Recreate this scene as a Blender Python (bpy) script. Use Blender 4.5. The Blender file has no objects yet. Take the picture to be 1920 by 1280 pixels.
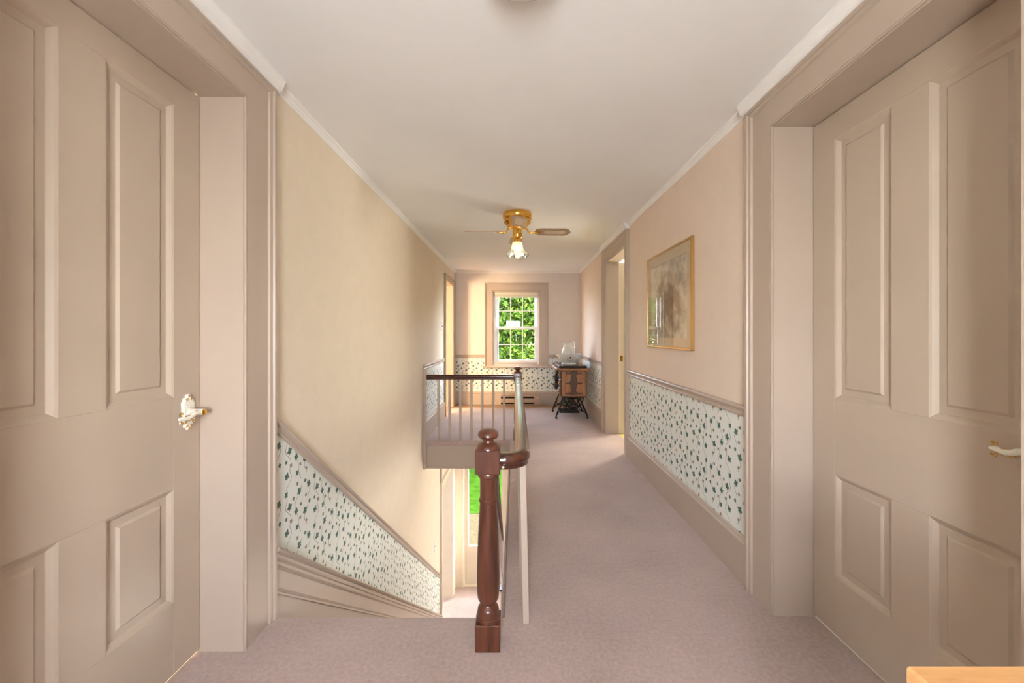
import bpy, bmesh, math, random
import numpy as np
from mathutils import Vector, Matrix

random.seed(7)
rng = np.random.default_rng(7)
PI = math.pi
SC = bpy.context.scene
COL = SC.collection

# ------------------------------------------------------------------ camera
cam_d = bpy.data.cameras.new('camera')
cam = bpy.data.objects.new('camera', cam_d)
COL.objects.link(cam)
cam.location = (0, 0, 1.25)
cam.rotation_euler = (PI / 2, 0, 0)
cam_d.sensor_width = 36
cam_d.lens = 760 * 36 / 1920
cam_d.shift_x = -6 / 1920
cam_d.shift_y = -13 / 1920
cam_d.clip_start = 0.02
SC.camera = cam

# ------------------------------------------------------------------ view, world, sun, rear window daylight, room fill lamps
SC.view_settings.view_transform = 'Standard'
SC.view_settings.look = 'None'
SC.view_settings.gamma = 1
SC.view_settings.use_curve_mapping = False
SC.view_settings.exposure = 1.0

world = bpy.data.worlds.new('sky')
SC.world = world
world.use_nodes = True
wn = world.node_tree
bg = wn.nodes['Background']
skyn = wn.nodes.new('ShaderNodeTexSky')
skyn.sky_type = 'HOSEK_WILKIE'
skyn.turbidity = 8.0
skyn.ground_albedo = 0.4
skyn.sun_direction = Vector((0.72, 0.12, 0.68)).normalized()
wn.links.new(skyn.outputs[0], bg.inputs[0])
bg.inputs[1].default_value = 95.0

def light(name, kind, loc, rot, energy, color=(1, 1, 1), sx=1, sy=1):
    d = bpy.data.lights.new(name, kind)
    o = bpy.data.objects.new(name, d)
    COL.objects.link(o)
    o.location = loc
    o.rotation_euler = rot
    d.energy = energy
    d.color = color
    if kind == 'AREA':
        d.shape = 'RECTANGLE'
        d.size = sx
        d.size_y = sy
    return o

sun = light('sun', 'SUN', (5, -5, 20), (0, 0, 0), 9.0, (1, 0.93, 0.80))
sun.rotation_euler = Vector((0.72, 0.12, 0.68)).to_track_quat('Z', 'Y').to_euler()
sun.data.angle = 0.02
# rear lamp fills its window opening; the others stand in rooms without built windows
light('rear_window_daylight', 'AREA', (-0.08, -1.21, 1.28), (PI / 2 + 0.12, 0, 0), 78, (0.95, 0.98, 1.0), 0.80, 1.16)
light('bathroom_fill', 'AREA', (3.05, 6.1, 1.45), (0, PI / 2, 0), 60, (1, 0.97, 0.85), 1.2, 0.9)  # fill added behind the far right doorway; no window is built there
light('left_room_warm_light', 'AREA', (-3.35, 4.7, 1.35), (0, -PI / 2, 0), 150, (1, 0.74, 0.44), 1.2, 0.9)  # area lamp for the left room's warm light; no window is built
light('lower_room_fill', 'AREA', (-3.35, 6.3, -1.9), (0, -PI / 2, 0), 40, (0.95, 0.97, 1), 1.2, 1.0)  # unseen fill added behind the lower doorway; the room has no window
light('front_room_fill', 'AREA', (3.05, 6.0, -1.9), (0, PI / 2, 0), 60, (1, 0.97, 0.92), 1.4, 1.8)  # unseen lamp added to brighten the lower hall from the right

# ------------------------------------------------------------------ material helpers
def lin(c):
    return tuple(((v / 255) / 12.92 if v / 255 <= 0.04045 else ((v / 255 + 0.055) / 1.055) ** 2.4) for v in c)

class NT:
    """short-hand for building a node tree"""
    def __init__(self, tree):
        self.t = tree
    def n(self, kind, **kw):
        nd = self.t.nodes.new(kind)
        for k, v in kw.items():
            setattr(nd, k, v)
        return nd
    def put(self, sock, v):
        if hasattr(v, 'is_linked') or isinstance(v, bpy.types.NodeSocket):
            self.t.links.new(v, sock)
        else:
            sock.default_value = v
    def m(self, op, a, b=0.0, c=0.0, clamp=False):
        nd = self.n('ShaderNodeMath', operation=op)
        nd.use_clamp = clamp
        self.put(nd.inputs[0], a); self.put(nd.inputs[1], b)
        if op in ('MULTIPLY_ADD', 'WRAP', 'SMOOTH_MIN', 'COMPARE'):
            self.put(nd.inputs[2], c)
        return nd.outputs[0]
    def mix(self, f, a, b):
        nd = self.n('ShaderNodeMix', data_type='RGBA')
        self.put(nd.inputs[0], f)
        self.put(nd.inputs[6], a if not isinstance(a, tuple) else a[:3] + (1,))
        self.put(nd.inputs[7], b if not isinstance(b, tuple) else b[:3] + (1,))
        return nd.outputs[2]
    def noise(self, vec, scale, detail=2.0, rough=0.5):
        nd = self.n('ShaderNodeTexNoise')
        if vec is not None:
            self.t.links.new(vec, nd.inputs['Vector'])
        nd.inputs['Scale'].default_value = scale
        nd.inputs['Detail'].default_value = detail
        nd.inputs['Roughness'].default_value = rough
        return nd.outputs[0]

MATS = {}
def new_mat(name):
    m = bpy.data.materials.new(name)
    m.use_nodes = True
    nt = NT(m.node_tree)
    p = m.node_tree.nodes['Principled BSDF']
    MATS[name] = m
    return m, nt, p

def gen(nt):
    return nt.n('ShaderNodeTexCoord').outputs['Object']

def mat(name, rgb, rough=0.5, metal=0.0, var=0.06, scale=8.0, bump=0.0, bscale=120.0, spec=0.5, coat=0.0, stretch=None):
    m, nt, p = new_mat(name)
    co = gen(nt)
    if stretch:
        mp = nt.n('ShaderNodeMapping')
        nt.t.links.new(co, mp.inputs[0])
        mp.inputs['Scale'].default_value = stretch
        co = mp.outputs[0]
    c = lin(rgb)
    nz = nt.noise(co, scale, 3.0)
    lo = tuple(max(0, v * (1 - var)) for v in c)
    hi = tuple(min(1, v * (1 + var)) for v in c)
    f = nt.m('MULTIPLY_ADD', nz, 2.2, -0.6, clamp=True)
    nt.put(p.inputs['Base Color'], nt.mix(f, lo, hi))
    p.inputs['Roughness'].default_value = rough
    p.inputs['Metallic'].default_value = metal
    p.inputs['Specular IOR Level'].default_value = spec
    if coat:
        p.inputs['Coat Weight'].default_value = coat
        p.inputs['Coat Roughness'].default_value = 0.12
    if bump:
        b = nt.n('ShaderNodeBump')
        b.inputs['Strength'].default_value = bump
        b.inputs['Distance'].default_value = 0.002
        nt.put(b.inputs['Height'], nt.noise(co, bscale, 3.0))
        nt.put(p.inputs['Normal'], b.outputs[0])
    return m

def wood(name, dark, light_, scale=3.0, stretch=(14, 14, 1.2), rough=0.3, coat=0.3):
    m, nt, p = new_mat(name)
    mp = nt.n('ShaderNodeMapping')
    nt.t.links.new(gen(nt), mp.inputs[0])
    mp.inputs['Scale'].default_value = stretch
    a = nt.noise(mp.outputs[0], scale, 5.0, 0.6)
    b = nt.noise(mp.outputs[0], scale * 6, 3.0, 0.6)
    f = nt.m('MULTIPLY_ADD', a, 2.0, -0.55)
    f = nt.m('MULTIPLY_ADD', b, 0.35, f, clamp=True)
    nt.put(p.inputs['Base Color'], nt.mix(f, lin(dark), lin(light_)))
    p.inputs['Roughness'].default_value = rough
    p.inputs['Coat Weight'].default_value = coat
    p.inputs['Coat Roughness'].default_value = 0.15
    return m

# ---- leaf mask group, used by the printed wallpaper and the painted china
def leaf_group():
    g = bpy.data.node_groups.new('leaf_mask', 'ShaderNodeTree')
    g.interface.new_socket('P', in_out='INPUT', socket_type='NodeSocketVector')
    g.interface.new_socket('C', in_out='INPUT', socket_type='NodeSocketVector')
    g.interface.new_socket('T', in_out='INPUT', socket_type='NodeSocketFloat')
    g.interface.new_socket('S', in_out='INPUT', socket_type='NodeSocketFloat')
    g.interface.new_socket('A', in_out='INPUT', socket_type='NodeSocketFloat')
    g.interface.new_socket('Mask', in_out='OUTPUT', socket_type='NodeSocketFloat')
    g.interface.new_socket('Shade', in_out='OUTPUT', socket_type='NodeSocketFloat')
    nt = NT(g)
    gi = nt.n('NodeGroupInput'); go = nt.n('NodeGroupOutput')
    d = nt.n('ShaderNodeVectorMath', operation='SUBTRACT')
    g.links.new(gi.outputs['P'], d.inputs[0]); g.links.new(gi.outputs['C'], d.inputs[1])
    s = nt.n('ShaderNodeSeparateXYZ'); g.links.new(d.outputs[0], s.inputs[0])
    h = nt.m('MULTIPLY', gi.outputs['T'], 0.5)
    hn = nt.m('MULTIPLY', gi.outputs['T'], -0.5)
    x = nt.m('WRAP', s.outputs[0], h, hn)
    y = nt.m('WRAP', s.outputs[1], h, hn)
    ca = nt.m('COSINE', gi.outputs['A']); sa = nt.m('SINE', gi.outputs['A'])
    xr = nt.m('SUBTRACT', nt.m('MULTIPLY', x, ca), nt.m('MULTIPLY', y, sa))
    yr = nt.m('ADD', nt.m('MULTIPLY', x, sa), nt.m('MULTIPLY', y, ca))
    th = nt.m('ARCTAN2', xr, yr)
    r = nt.m('DIVIDE', nt.m('SQRT', nt.m('ADD', nt.m('MULTIPLY', x, x), nt.m('MULTIPLY', y, y))), gi.outputs['S'])
    R = nt.m('MULTIPLY_ADD', nt.m('COSINE', nt.m('MULTIPLY', th, 5.0)), 0.15, 0.68)
    R = nt.m('MULTIPLY_ADD', nt.m('COSINE', th), 0.20, R)
    g.links.new(nt.m('MULTIPLY', nt.m('SUBTRACT', R, r), 9.0, clamp=True), go.inputs['Mask'])
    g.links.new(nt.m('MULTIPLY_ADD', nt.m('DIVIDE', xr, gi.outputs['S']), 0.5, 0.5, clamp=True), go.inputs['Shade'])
    return g
LEAF = leaf_group()

def leaf(nt, P, cx, cy, T, S, A):
    nd = nt.n('ShaderNodeGroup'); nd.node_tree = LEAF
    nt.t.links.new(P, nd.inputs['P'])
    nd.inputs['C'].default_value = (cx, cy, 0)
    nd.inputs['T'].default_value = T
    nd.inputs['S'].default_value = S
    nd.inputs['A'].default_value = A
    return nd.outputs['Mask'], nd.outputs['Shade']

def ivy_colour(nt, u, v):
    """white paper printed with trailing ivy; u along the wall, v up, in metres"""
    T = 0.27
    cb = nt.n('ShaderNodeCombineXYZ')
    nt.put(cb.inputs[0], u); nt.put(cb.inputs[1], v)
    P = cb.outputs[0]
    col = nt.mix(nt.m('MULTIPLY_ADD', nt.noise(P, 300, 1), 2, -0.5, clamp=True), lin((226, 229, 222)), lin((234, 237, 230)))
    k = 2 * PI / T
    # vines
    for x0, amp, ph, w2 in ((0.05, 0.022, 0.3, 3), (0.14, 0.026, 2.1, 2), (0.225, 0.02, 4.0, 3)):
        sx = nt.m('MULTIPLY', nt.m('SINE', nt.m('MULTIPLY_ADD', v, k, ph)), amp)
        sx = nt.m('ADD', sx, nt.m('MULTIPLY', nt.m('SINE', nt.m('MULTIPLY_ADD', v, k * w2, ph * 2)), amp * 0.45))
        dx = nt.m('ABSOLUTE', nt.m('WRAP', nt.m('SUBTRACT', nt.m('SUBTRACT', u, x0), sx), T / 2, -T / 2))
        line = nt.m('MULTIPLY', nt.m('SUBTRACT', 0.0026, dx), 900, clamp=True)
        gate = nt.m('GREATER_THAN', nt.m('SINE', nt.m('MULTIPLY_ADD', v, k * 2, ph * 3)), -0.7)
        col = nt.mix(nt.m('MULTIPLY', nt.m('MULTIPLY', line, gate), 0.8), col, lin((96, 104, 92)))
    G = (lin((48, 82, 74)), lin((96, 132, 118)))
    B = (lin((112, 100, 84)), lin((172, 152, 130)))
    L = [(0.035, 0.03, 0.022, 0.4, G), (0.075, 0.075, 0.014, -1.0, B), (0.03, 0.105, 0.012, 2.6, G), (0.062, 0.145, 0.023, -0.3, G),
         (0.092, 0.175, 0.013, 1.2, B), (0.028, 0.215, 0.018, 0.9, G), (0.13, 0.02, 0.017, -0.8, G), (0.155, 0.055, 0.012, 0.6, B),
         (0.118, 0.1, 0.021, 0.2, G), (0.16, 0.125, 0.011, 2.2, G), (0.15, 0.19, 0.022, -0.6, G), (0.128, 0.235, 0.013, 0.9, B),
         (0.215, 0.015, 0.012, 0.5, B), (0.205, 0.07, 0.023, -0.4, G), (0.245, 0.105, 0.014, 1.3, G), (0.215, 0.15, 0.013, -1.4, B),
         (0.238, 0.195, 0.022, 0.5, G), (0.2, 0.23, 0.012, 2.5, G)]
    for cx, cy, S, A, C in L:
        mk, sh = leaf(nt, P, cx, cy, T, S * 1.15, A)
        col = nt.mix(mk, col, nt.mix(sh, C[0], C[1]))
    return col

def plain_paper(name, rgb):
    m, nt, p = new_mat(name)
    co = gen(nt)
    c = lin(rgb)
    n1 = nt.noise(co, 150, 2); n2 = nt.noise(co, 9, 3)
    f = nt.m('MULTIPLY_ADD', n1, 1.2, -0.4)
    f = nt.m('MULTIPLY_ADD', n2, 0.8, f)
    f = nt.m('SUBTRACT', f, 0.1, clamp=True)
    nt.put(p.inputs['Base Color'], nt.mix(f, tuple(v * 0.93 for v in c), tuple(min(1, v * 1.05) for v in c)))
    p.inputs['Roughness'].default_value = 0.62
    p.inputs['Specular IOR Level'].default_value = 0.3
    b = nt.n('ShaderNodeBump'); b.inputs['Strength'].default_value = 0.12; b.inputs['Distance'].default_value = 0.001
    nt.put(b.inputs['Height'], n1); nt.put(p.inputs['Normal'], b.outputs[0])

def ivy_paper(name, u_axis):
    m, nt, p = new_mat(name)
    q = nt.n('ShaderNodeSeparateXYZ'); nt.t.links.new(gen(nt), q.inputs[0])
    nt.put(p.inputs['Base Color'], ivy_colour(nt, q.outputs[1] if u_axis == 'y' else q.outputs[0], q.outputs[2]))
    p.inputs['Roughness'].default_value = 0.6
    p.inputs['Specular IOR Level'].default_value = 0.3

SL = 0.768                       # slope of the stairs
Y0 = 1.79                        # top nosing
def nos(y):
    return -SL * (y - Y0)

plain_paper('paper_side', (233, 214, 197))
plain_paper('paper_left', (233, 218, 196))
plain_paper('paper_end', (228, 217, 207))
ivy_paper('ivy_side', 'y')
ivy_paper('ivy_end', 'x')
mat('paint_trim', (186, 169, 153), 0.38, var=0.03, scale=3, bump=0.12, bscale=60)
mat('paint_door', (184, 167, 149), 0.36, var=0.03, scale=3, bump=0.15, bscale=50)
mat('paint_cream', (226, 212, 192), 0.45, var=0.03)
mat('paint_white', (242, 240, 237), 0.5, var=0.02)
mat('ceiling_paint', (244, 243, 242), 0.8, var=0.02, scale=2, spec=0.2)
mat('vinyl_white', (224, 222, 222), 0.35, var=0.02)
mat('plaster', (228, 214, 186), 0.7, var=0.03)
mat('exterior_siding', (222, 220, 212), 0.7, var=0.04)
mat('brass', (236, 186, 92), 0.16, 1.0, var=0.05)
mat('gold_frame', (206, 170, 112), 0.28, 1.0, var=0.05)
mat('black_iron', (26, 26, 27), 0.42, 0.3, var=0.2, bump=0.2)
mat('china', (226, 224, 216), 0.15, var=0.02, coat=0.5)
mat('handle_white', (232, 228, 212), 0.3, var=0.05, coat=0.3)
mat('heater_metal', (188, 162, 142), 0.4, var=0.03)
mat('black', (16, 16, 17), 0.7)
mat('mat_board', (206, 188, 160), 0.8, var=0.03)
mat('dark_lacquer', (38, 31, 27), 0.25, var=0.2, coat=0.4)
mat('bark', (70, 58, 46), 0.9, var=0.3, bump=0.6, bscale=20)
mat('gravel', (52, 46, 34), 0.9, spec=0.0, var=0.25, scale=14, bump=0.5, bscale=60)
mat('yellow_vinyl', (196, 184, 112), 0.4, var=0.1, scale=20)
mat('terracotta_towel', (206, 128, 74), 0.9, var=0.1, bump=0.5)
mat('chrome_chain', (180, 172, 150), 0.2, 1.0)
mat('blade_white', (168, 138, 112), 0.4, var=0.05, stretch=(2, 20, 20))
mat('blade_cane', (206, 188, 160), 0.6, var=0.35, scale=1.0, stretch=(120, 120, 120))
mat('plug_plastic', (226, 226, 222), 0.4, var=0.02)
mat('filler', (206, 196, 180), 0.5, var=0.1)
wood('newel_wood', (38, 19, 13), (106, 58, 38), 2.2, (16, 16, 1.4), 0.3, 0.35)
wood('rail_wood', (40, 18, 12), (82, 40, 26), 2.2, (14, 1.4, 14), 0.2, 0.6)
wood('oak', (104, 62, 34), (176, 118, 70), 2.4, (12, 12, 1.4), 0.38, 0.2)
wood('oak_dark', (56, 32, 20), (100, 62, 38), 3.0, (12, 12, 2), 0.4, 0.2)
wood('honey_wood', (196, 138, 82), (228, 178, 118), 2.2, (2.0, 16, 16), 0.35, 0.25)
wood('board_floor', (150, 112, 84), (182, 146, 116), 2.5, (1.0, 14, 14), 0.45, 0.1)

def carpet(name, rgb):
    m, nt, p = new_mat(name)
    co = gen(nt)
    c = lin(rgb)
    fine = nt.noise(co, 420, 2, 0.7)
    mid = nt.noise(co, 60, 3)
    big = nt.noise(co, 2.2, 3)
    f = nt.m('MULTIPLY_ADD', fine, 1.5, -0.72)
    f = nt.m('MULTIPLY_ADD', mid, 0.8, f)
    f = nt.m('MULTIPLY_ADD', big, 0.9, f)
    f = nt.m('SUBTRACT', f, 0.22, clamp=True)
    nt.put(p.inputs['Base Color'], nt.mix(f, tuple(v * 0.62 for v in c), tuple(min(1, v * 1.3) for v in c)))
    p.inputs['Roughness'].default_value = 0.95
    p.inputs['Specular IOR Level'].default_value = 0.1
    p.inputs['Sheen Weight'].default_value = 0.3
    b = nt.n('ShaderNodeBump'); b.inputs['Strength'].default_value = 0.6; b.inputs['Distance'].default_value = 0.004
    nt.put(b.inputs['Height'], nt.m('ADD', fine, mid)); nt.put(p.inputs['Normal'], b.outputs[0])
carpet('carpet_mauve', (180, 158, 149))

def glass(name, tint=(1, 1, 1), gl=1.0):
    m, nt, p = new_mat(name)
    t = m.node_tree
    out = t.nodes['Material Output']
    tr = nt.n('ShaderNodeBsdfTransparent'); tr.inputs[0].default_value = tint + (1,)
    gs = nt.n('ShaderNodeBsdfGlossy'); gs.inputs['Roughness'].default_value = 0.01
    fr = nt.n('ShaderNodeFresnel')
    bf = nt.n('ShaderNodeNewGeometry').outputs['Backfacing']
    nt.put(fr.inputs[0], nt.m('MULTIPLY_ADD', bf, 1 / 1.5 - 1.5, 1.5))
    mx = nt.n('ShaderNodeMixShader')
    t.links.new(nt.m('MULTIPLY', fr.outputs[0], gl, clamp=True), mx.inputs[0])
    t.links.new(tr.outputs[0], mx.inputs[1]); t.links.new(gs.outputs[0], mx.inputs[2])
    t.links.new(mx.outputs[0], out.inputs[0])
glass('pane_glass')
glass('picture_glass', (0.97, 0.97, 0.96), 1.0)

m, nt, p = new_mat('frosted_glass')
p.inputs['Base Color'].default_value = lin((226, 226, 210)) + (1,)
nt.put(p.inputs['Roughness'], nt.m('MULTIPLY_ADD', nt.noise(gen(nt), 60), 0.2, 0.15))
p.inputs['Transmission Weight'].default_value = 0.55
p.inputs['IOR'].default_value = 1.3

m, nt, p = new_mat('leaf_green')
geo = nt.n('ShaderNodeNewGeometry')
nz = nt.noise(gen(nt), 1.4, 3)
f = nt.m('ADD', nt.m('MULTIPLY', geo.outputs['Random Per Island'], 0.7), nt.m('MULTIPLY_ADD', nz, 1.2, -0.45), clamp=True)
nt.put(p.inputs['Base Color'], nt.mix(f, lin((22, 42, 8)), lin((66, 84, 20))))
p.inputs['Roughness'].default_value = 0.6
p.inputs['Specular IOR Level'].default_value = 0.04
p.inputs['Subsurface Weight'].default_value = 0.0
mat('grass_green', (27, 47, 8), 0.9, spec=0.0, var=0.35, scale=6, bump=0.6, bscale=40)

# painted china: white with small red flowers and green sprigs
m, nt, p = new_mat('china_flowers')
s = nt.n('ShaderNodeSeparateXYZ'); nt.t.links.new(gen(nt), s.inputs[0])
ang = nt.m('ARCTAN2', s.outputs[0], nt.m('MULTIPLY', s.outputs[1], -1.0))
cb = nt.n('ShaderNodeCombineXYZ'); nt.put(cb.inputs[0], nt.m('MULTIPLY', ang, 0.17)); nt.put(cb.inputs[1], s.outputs[2])
col = lin((224, 222, 213))
for cx, cy, S, A, C in ((0, 0.10, 0.028, 0, (150, 84, 74)), (0, 0.055, 0.016, PI, (92, 104, 84)), (-0.04, 0.105, 0.014, 1, (96, 110, 90)),
                        (0.04, 0.105, 0.014, -1, (96, 110, 90)), (-0.045, 0.07, 0.012, 2, (150, 110, 100)), (0.045, 0.07, 0.012, -2, (150, 110, 100))):
    mk, sh = leaf(nt, cb.outputs[0], cx, cy, 0.267, S, A)
    col = nt.mix(mk, col, lin(C))
nt.put(p.inputs['Base Color'], col)
p.inputs['Roughness'].default_value = 0.16

# soft sepia print in the picture frame
m, nt, p = new_mat('sepia_print')
s = nt.n('ShaderNodeSeparateXYZ'); nt.t.links.new(gen(nt), s.inputs[0])
y = nt.m('DIVIDE', nt.m('SUBTRACT', s.outputs[1], 3.02), 0.27)
z = nt.m('DIVIDE', nt.m('SUBTRACT', s.outputs[2], 1.47), 0.30)
rad = nt.m('SQRT', nt.m('ADD', nt.m('MULTIPLY', y, y), nt.m('MULTIPLY', z, z)))
n1 = nt.noise(gen(nt), 9, 5, 0.65)
f = nt.m('SUBTRACT', nt.m('MULTIPLY_ADD', n1, 2.6, 0.05), nt.m('MULTIPLY', rad, 0.95), clamp=True)
nt.put(p.inputs['Base Color'], nt.mix(f, lin((216, 208, 188)), lin((124, 104, 82))))
p.inputs['Roughness'].default_value = 0.8

# ------------------------------------------------------------------ geometry helpers
def link(name, me, material, parent=None, smooth=None):
    o = bpy.data.objects.new(name, me)
    COL.objects.link(o)
    if material is not None:
        me.materials.append(MATS[material])
    if smooth:
        me.shade_smooth()
        me.set_sharp_from_angle(angle=math.radians(smooth))
    if parent is not None:
        o.parent = parent
        loc = Vector((0, 0, 0))
        q = parent
        while q is not None:
            loc -= q.location
            q = q.parent
        o.location = loc
    return o

def mesh(name, verts, faces, material, parent=None, smooth=None):
    me = bpy.data.meshes.new(name)
    me.from_pydata([tuple(v) for v in verts], [], faces)
    bm = bmesh.new(); bm.from_mesh(me)
    bmesh.ops.recalc_face_normals(bm, faces=bm.faces)
    bm.to_mesh(me); bm.free()
    return link(name, me, material, parent, smooth)

def boxbm(boxes, bevel=0.0):
    bm = bmesh.new()
    for (x0, x1, y0, y1, z0, z1) in boxes:
        r = bmesh.ops.create_cube(bm, size=1)
        for v in r['verts']:
            v.co = Vector(((x0 + x1) / 2 + v.co.x * (x1 - x0), (y0 + y1) / 2 + v.co.y * (y1 - y0), (z0 + z1) / 2 + v.co.z * (z1 - z0)))
    if bevel:
        bmesh.ops.bevel(bm, geom=bm.edges[:], offset=bevel, segments=1, affect='EDGES')
    return bm

def box(name, b, material, parent=None, bevel=0.0):
    return boxes(name, [b], material, parent, bevel)

def boxes(name, bs, material, parent=None, bevel=0.0):
    bm = boxbm(bs, bevel)
    me = bpy.data.meshes.new(name)
    bm.to_mesh(me); bm.free()
    return link(name, me, material, parent)

def extr(name, prof, a, b, material, parent=None, smooth=None):
    """sweep a closed 3D profile (list of points at end a) by the vector b - a"""
    d = Vector(b) - Vector(a)
    n = len(prof)
    vs = [Vector(p) + Vector(a) for p in prof] + [Vector(p) + Vector(a) + d for p in prof]
    fs = [(i, (i + 1) % n, n + (i + 1) % n, n + i) for i in range(n)] + [tuple(range(n)), tuple(range(n, 2 * n))]
    return mesh(name, vs, fs, material, parent, smooth)

def mitre(name, A, B, material, parent=None):
    """bar between two profile outlines, so that both ends can be cut on a mitre"""
    n = len(A)
    fs = [(i, (i + 1) % n, n + (i + 1) % n, n + i) for i in range(n)] + [tuple(range(n)), tuple(range(n, 2 * n))]
    return mesh(name, list(A) + list(B), fs, material, parent)

def lathe_data(prof, c=(0, 0, 0), n=24):
    vs, fs = [], []
    k = len(prof)
    for i in range(n):
        t = 2 * PI * i / n
        for r, z in prof:
            vs.append((c[0] + r * math.cos(t), c[1] + r * math.sin(t), c[2] + z))
    for i in range(n):
        j = (i + 1) % n
        for q in range(k - 1):
            fs.append((i * k + q, j * k + q, j * k + q + 1, i * k + q + 1))
    if prof[0][0] > 1e-6:
        fs.append(tuple(i * k for i in range(n))[::-1])
    if prof[-1][0] > 1e-6:
        fs.append(tuple(i * k + k - 1 for i in range(n)))
    return vs, fs

def lathe(name, prof, c, material, parent=None, n=24, smooth=40):
    vs, fs = lathe_data(prof, c, n)
    o = mesh(name, vs, fs, material, parent, smooth)
    return o

def tube_data(pts, r, n=8, closed=False, flat=1.0, up=(0, 0, 1)):
    pts = [Vector(p) for p in pts]
    vs, fs = [], []
    m = len(pts)
    rr = r if isinstance(r, (list, tuple)) else [r] * m
    upv = Vector(up)
    for i, p in enumerate(pts):
        if closed:
            d = pts[(i + 1) % m] - pts[i - 1]
        else:
            d = pts[min(i + 1, m - 1)] - pts[max(i - 1, 0)]
        d.normalize()
        s = d.cross(upv)
        if s.length < 1e-4:
            s = d.cross(Vector((1, 0, 0)))
        s.normalize()
        t = s.cross(d).normalized()
        for k in range(n):
            a = 2 * PI * (k + 0.5) / n
            vs.append(p + s * math.cos(a) * rr[i] + t * math.sin(a) * rr[i] * flat)
    rng_ = m if closed else m - 1
    for i in range(rng_):
        j = (i + 1) % m
        for k in range(n):
            q = (k + 1) % n
            fs.append((i * n + k, i * n + q, j * n + q, j * n + k))
    if not closed:
        fs.append(tuple(range(n))[::-1]); fs.append(tuple(range((m - 1) * n, m * n)))
    return vs, fs

def tube(name, pts, r, material, parent=None, n=8, closed=False, flat=1.0, up=(0, 0, 1), smooth=50):
    vs, fs = tube_data(pts, r, n, closed, flat, up)
    return mesh(name, vs, fs, material, parent, smooth)

def tubes(name, lst, material, parent=None, smooth=50):
    """several joined rods of one cast part"""
    V, F = [], []
    for pts, r, n, cl in lst:
        vs, fs = tube_data(pts, r, n, cl, up=(0, 1, 0))
        o = len(V)
        V += vs; F += [tuple(i + o for i in f) for f in fs]
    return mesh(name, V, F, material, parent, smooth)

def spline(ctrl, n=6):
    """Catmull-Rom through control points"""
    P = [Vector(c) for c in ctrl]
    P = [2 * P[0] - P[1]] + P + [2 * P[-1] - P[-2]]
    out = []
    for i in range(1, len(P) - 2):
        for k in range(n):
            t = k / n
            a, b, c, d = P[i - 1], P[i], P[i + 1], P[i + 2]
            out.append(0.5 * ((2 * b) + (c - a) * t + (2 * a - 5 * b + 4 * c - d) * t * t + (3 * b - a - 3 * c + d) * t ** 3))
    out.append(P[-2])
    return out

def empty(name, loc):
    o = bpy.data.objects.new(name, None)
    COL.objects.link(o)
    o.location = loc
    o.empty_display_size = 0.1
    return o

def thing(o, label, cat, group=None):
    o['label'] = label; o['category'] = cat
    if group:
        o['group'] = group
    return o

def struct(o, label=None):
    o['kind'] = 'structure'
    if label:
        o['label'] = label
    return o

def wall(name, axis, d0, d1, u0, u1, z0, z1, holes, material, label):
    """wall slab with rectangular openings; axis 'x': slab between x=d0..d1, u is y; axis 'y': slab between y=d0..d1, u is x"""
    us = sorted(set([u0, u1] + [h[0] for h in holes] + [h[1] for h in holes]))
    zs = sorted(set([z0, z1] + [h[2] for h in holes] + [h[3] for h in holes]))
    us = [u for u in us if u0 <= u <= u1]; zs = [z for z in zs if z0 <= z <= z1]
    nu, nz = len(us) - 1, len(zs) - 1
    solid = [[not any(h[0] <= (us[i] + us[i + 1]) / 2 <= h[1] and h[2] <= (zs[j] + zs[j + 1]) / 2 <= h[3] for h in holes)
              for j in range(nz)] for i in range(nu)]
    V, F = {}, []
    def vid(i, j, d):
        k = (i, j, d)
        if k not in V:
            V[k] = len(V)
        return V[k]
    def at(i, j):
        return 0 <= i < nu and 0 <= j < nz and solid[i][j]
    for i in range(nu):
        for j in range(nz):
            if not solid[i][j]:
                continue
            for d in (0, 1):
                F.append((vid(i, j, d), vid(i + 1, j, d), vid(i + 1, j + 1, d), vid(i, j + 1, d)))
            for (a, b), (p, q) in (((i, j), (i + 1, j)), ((i, j + 1), (i + 1, j + 1)), ((i, j), (i, j + 1)), ((i + 1, j), (i + 1, j + 1))) and [
                    (((i, j), (i + 1, j)), (i, j - 1)), (((i, j + 1), (i + 1, j + 1)), (i, j + 1)),
                    (((i, j), (i, j + 1)), (i - 1, j)), (((i + 1, j), (i + 1, j + 1)), (i + 1, j))]:
                if not at(p, q):
                    F.append((vid(a[0], a[1], 0), vid(b[0], b[1], 0), vid(b[0], b[1], 1), vid(a[0], a[1], 1)))
    vs = [None] * len(V)
    for (i, j, d), k in V.items():
        dd = d1 if d else d0
        vs[k] = (dd, us[i], zs[j]) if axis == 'x' else (us[i], dd, zs[j])
    return struct(mesh(name, vs, F, material), label)

def dado(o, cuts, test, ivy):
    """cut a wall along planes and paper the faces that pass the test"""
    o.data.materials.append(MATS[ivy])
    bm = bmesh.new(); bm.from_mesh(o.data)
    for co, no in cuts:
        bmesh.ops.bisect_plane(bm, geom=bm.verts[:] + bm.edges[:] + bm.faces[:], plane_co=co, plane_no=no, dist=1e-6)
    for f in bm.faces:
        if test(f.calc_center_median()):
            f.material_index = 1
    bm.to_mesh(o.data); bm.free()

# ------------------------------------------------------------------ dimensions
XL, XR, YB, YF, ZC = -1.085, 1.16, 7.26, -1.0, 2.38
ZL, ZS = -3.27, -0.335           # lower floor, underside of the upper floor
WX = -0.045                      # right edge of the stairwell
YE = 4.80                        # far edge of the stairwell

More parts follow.
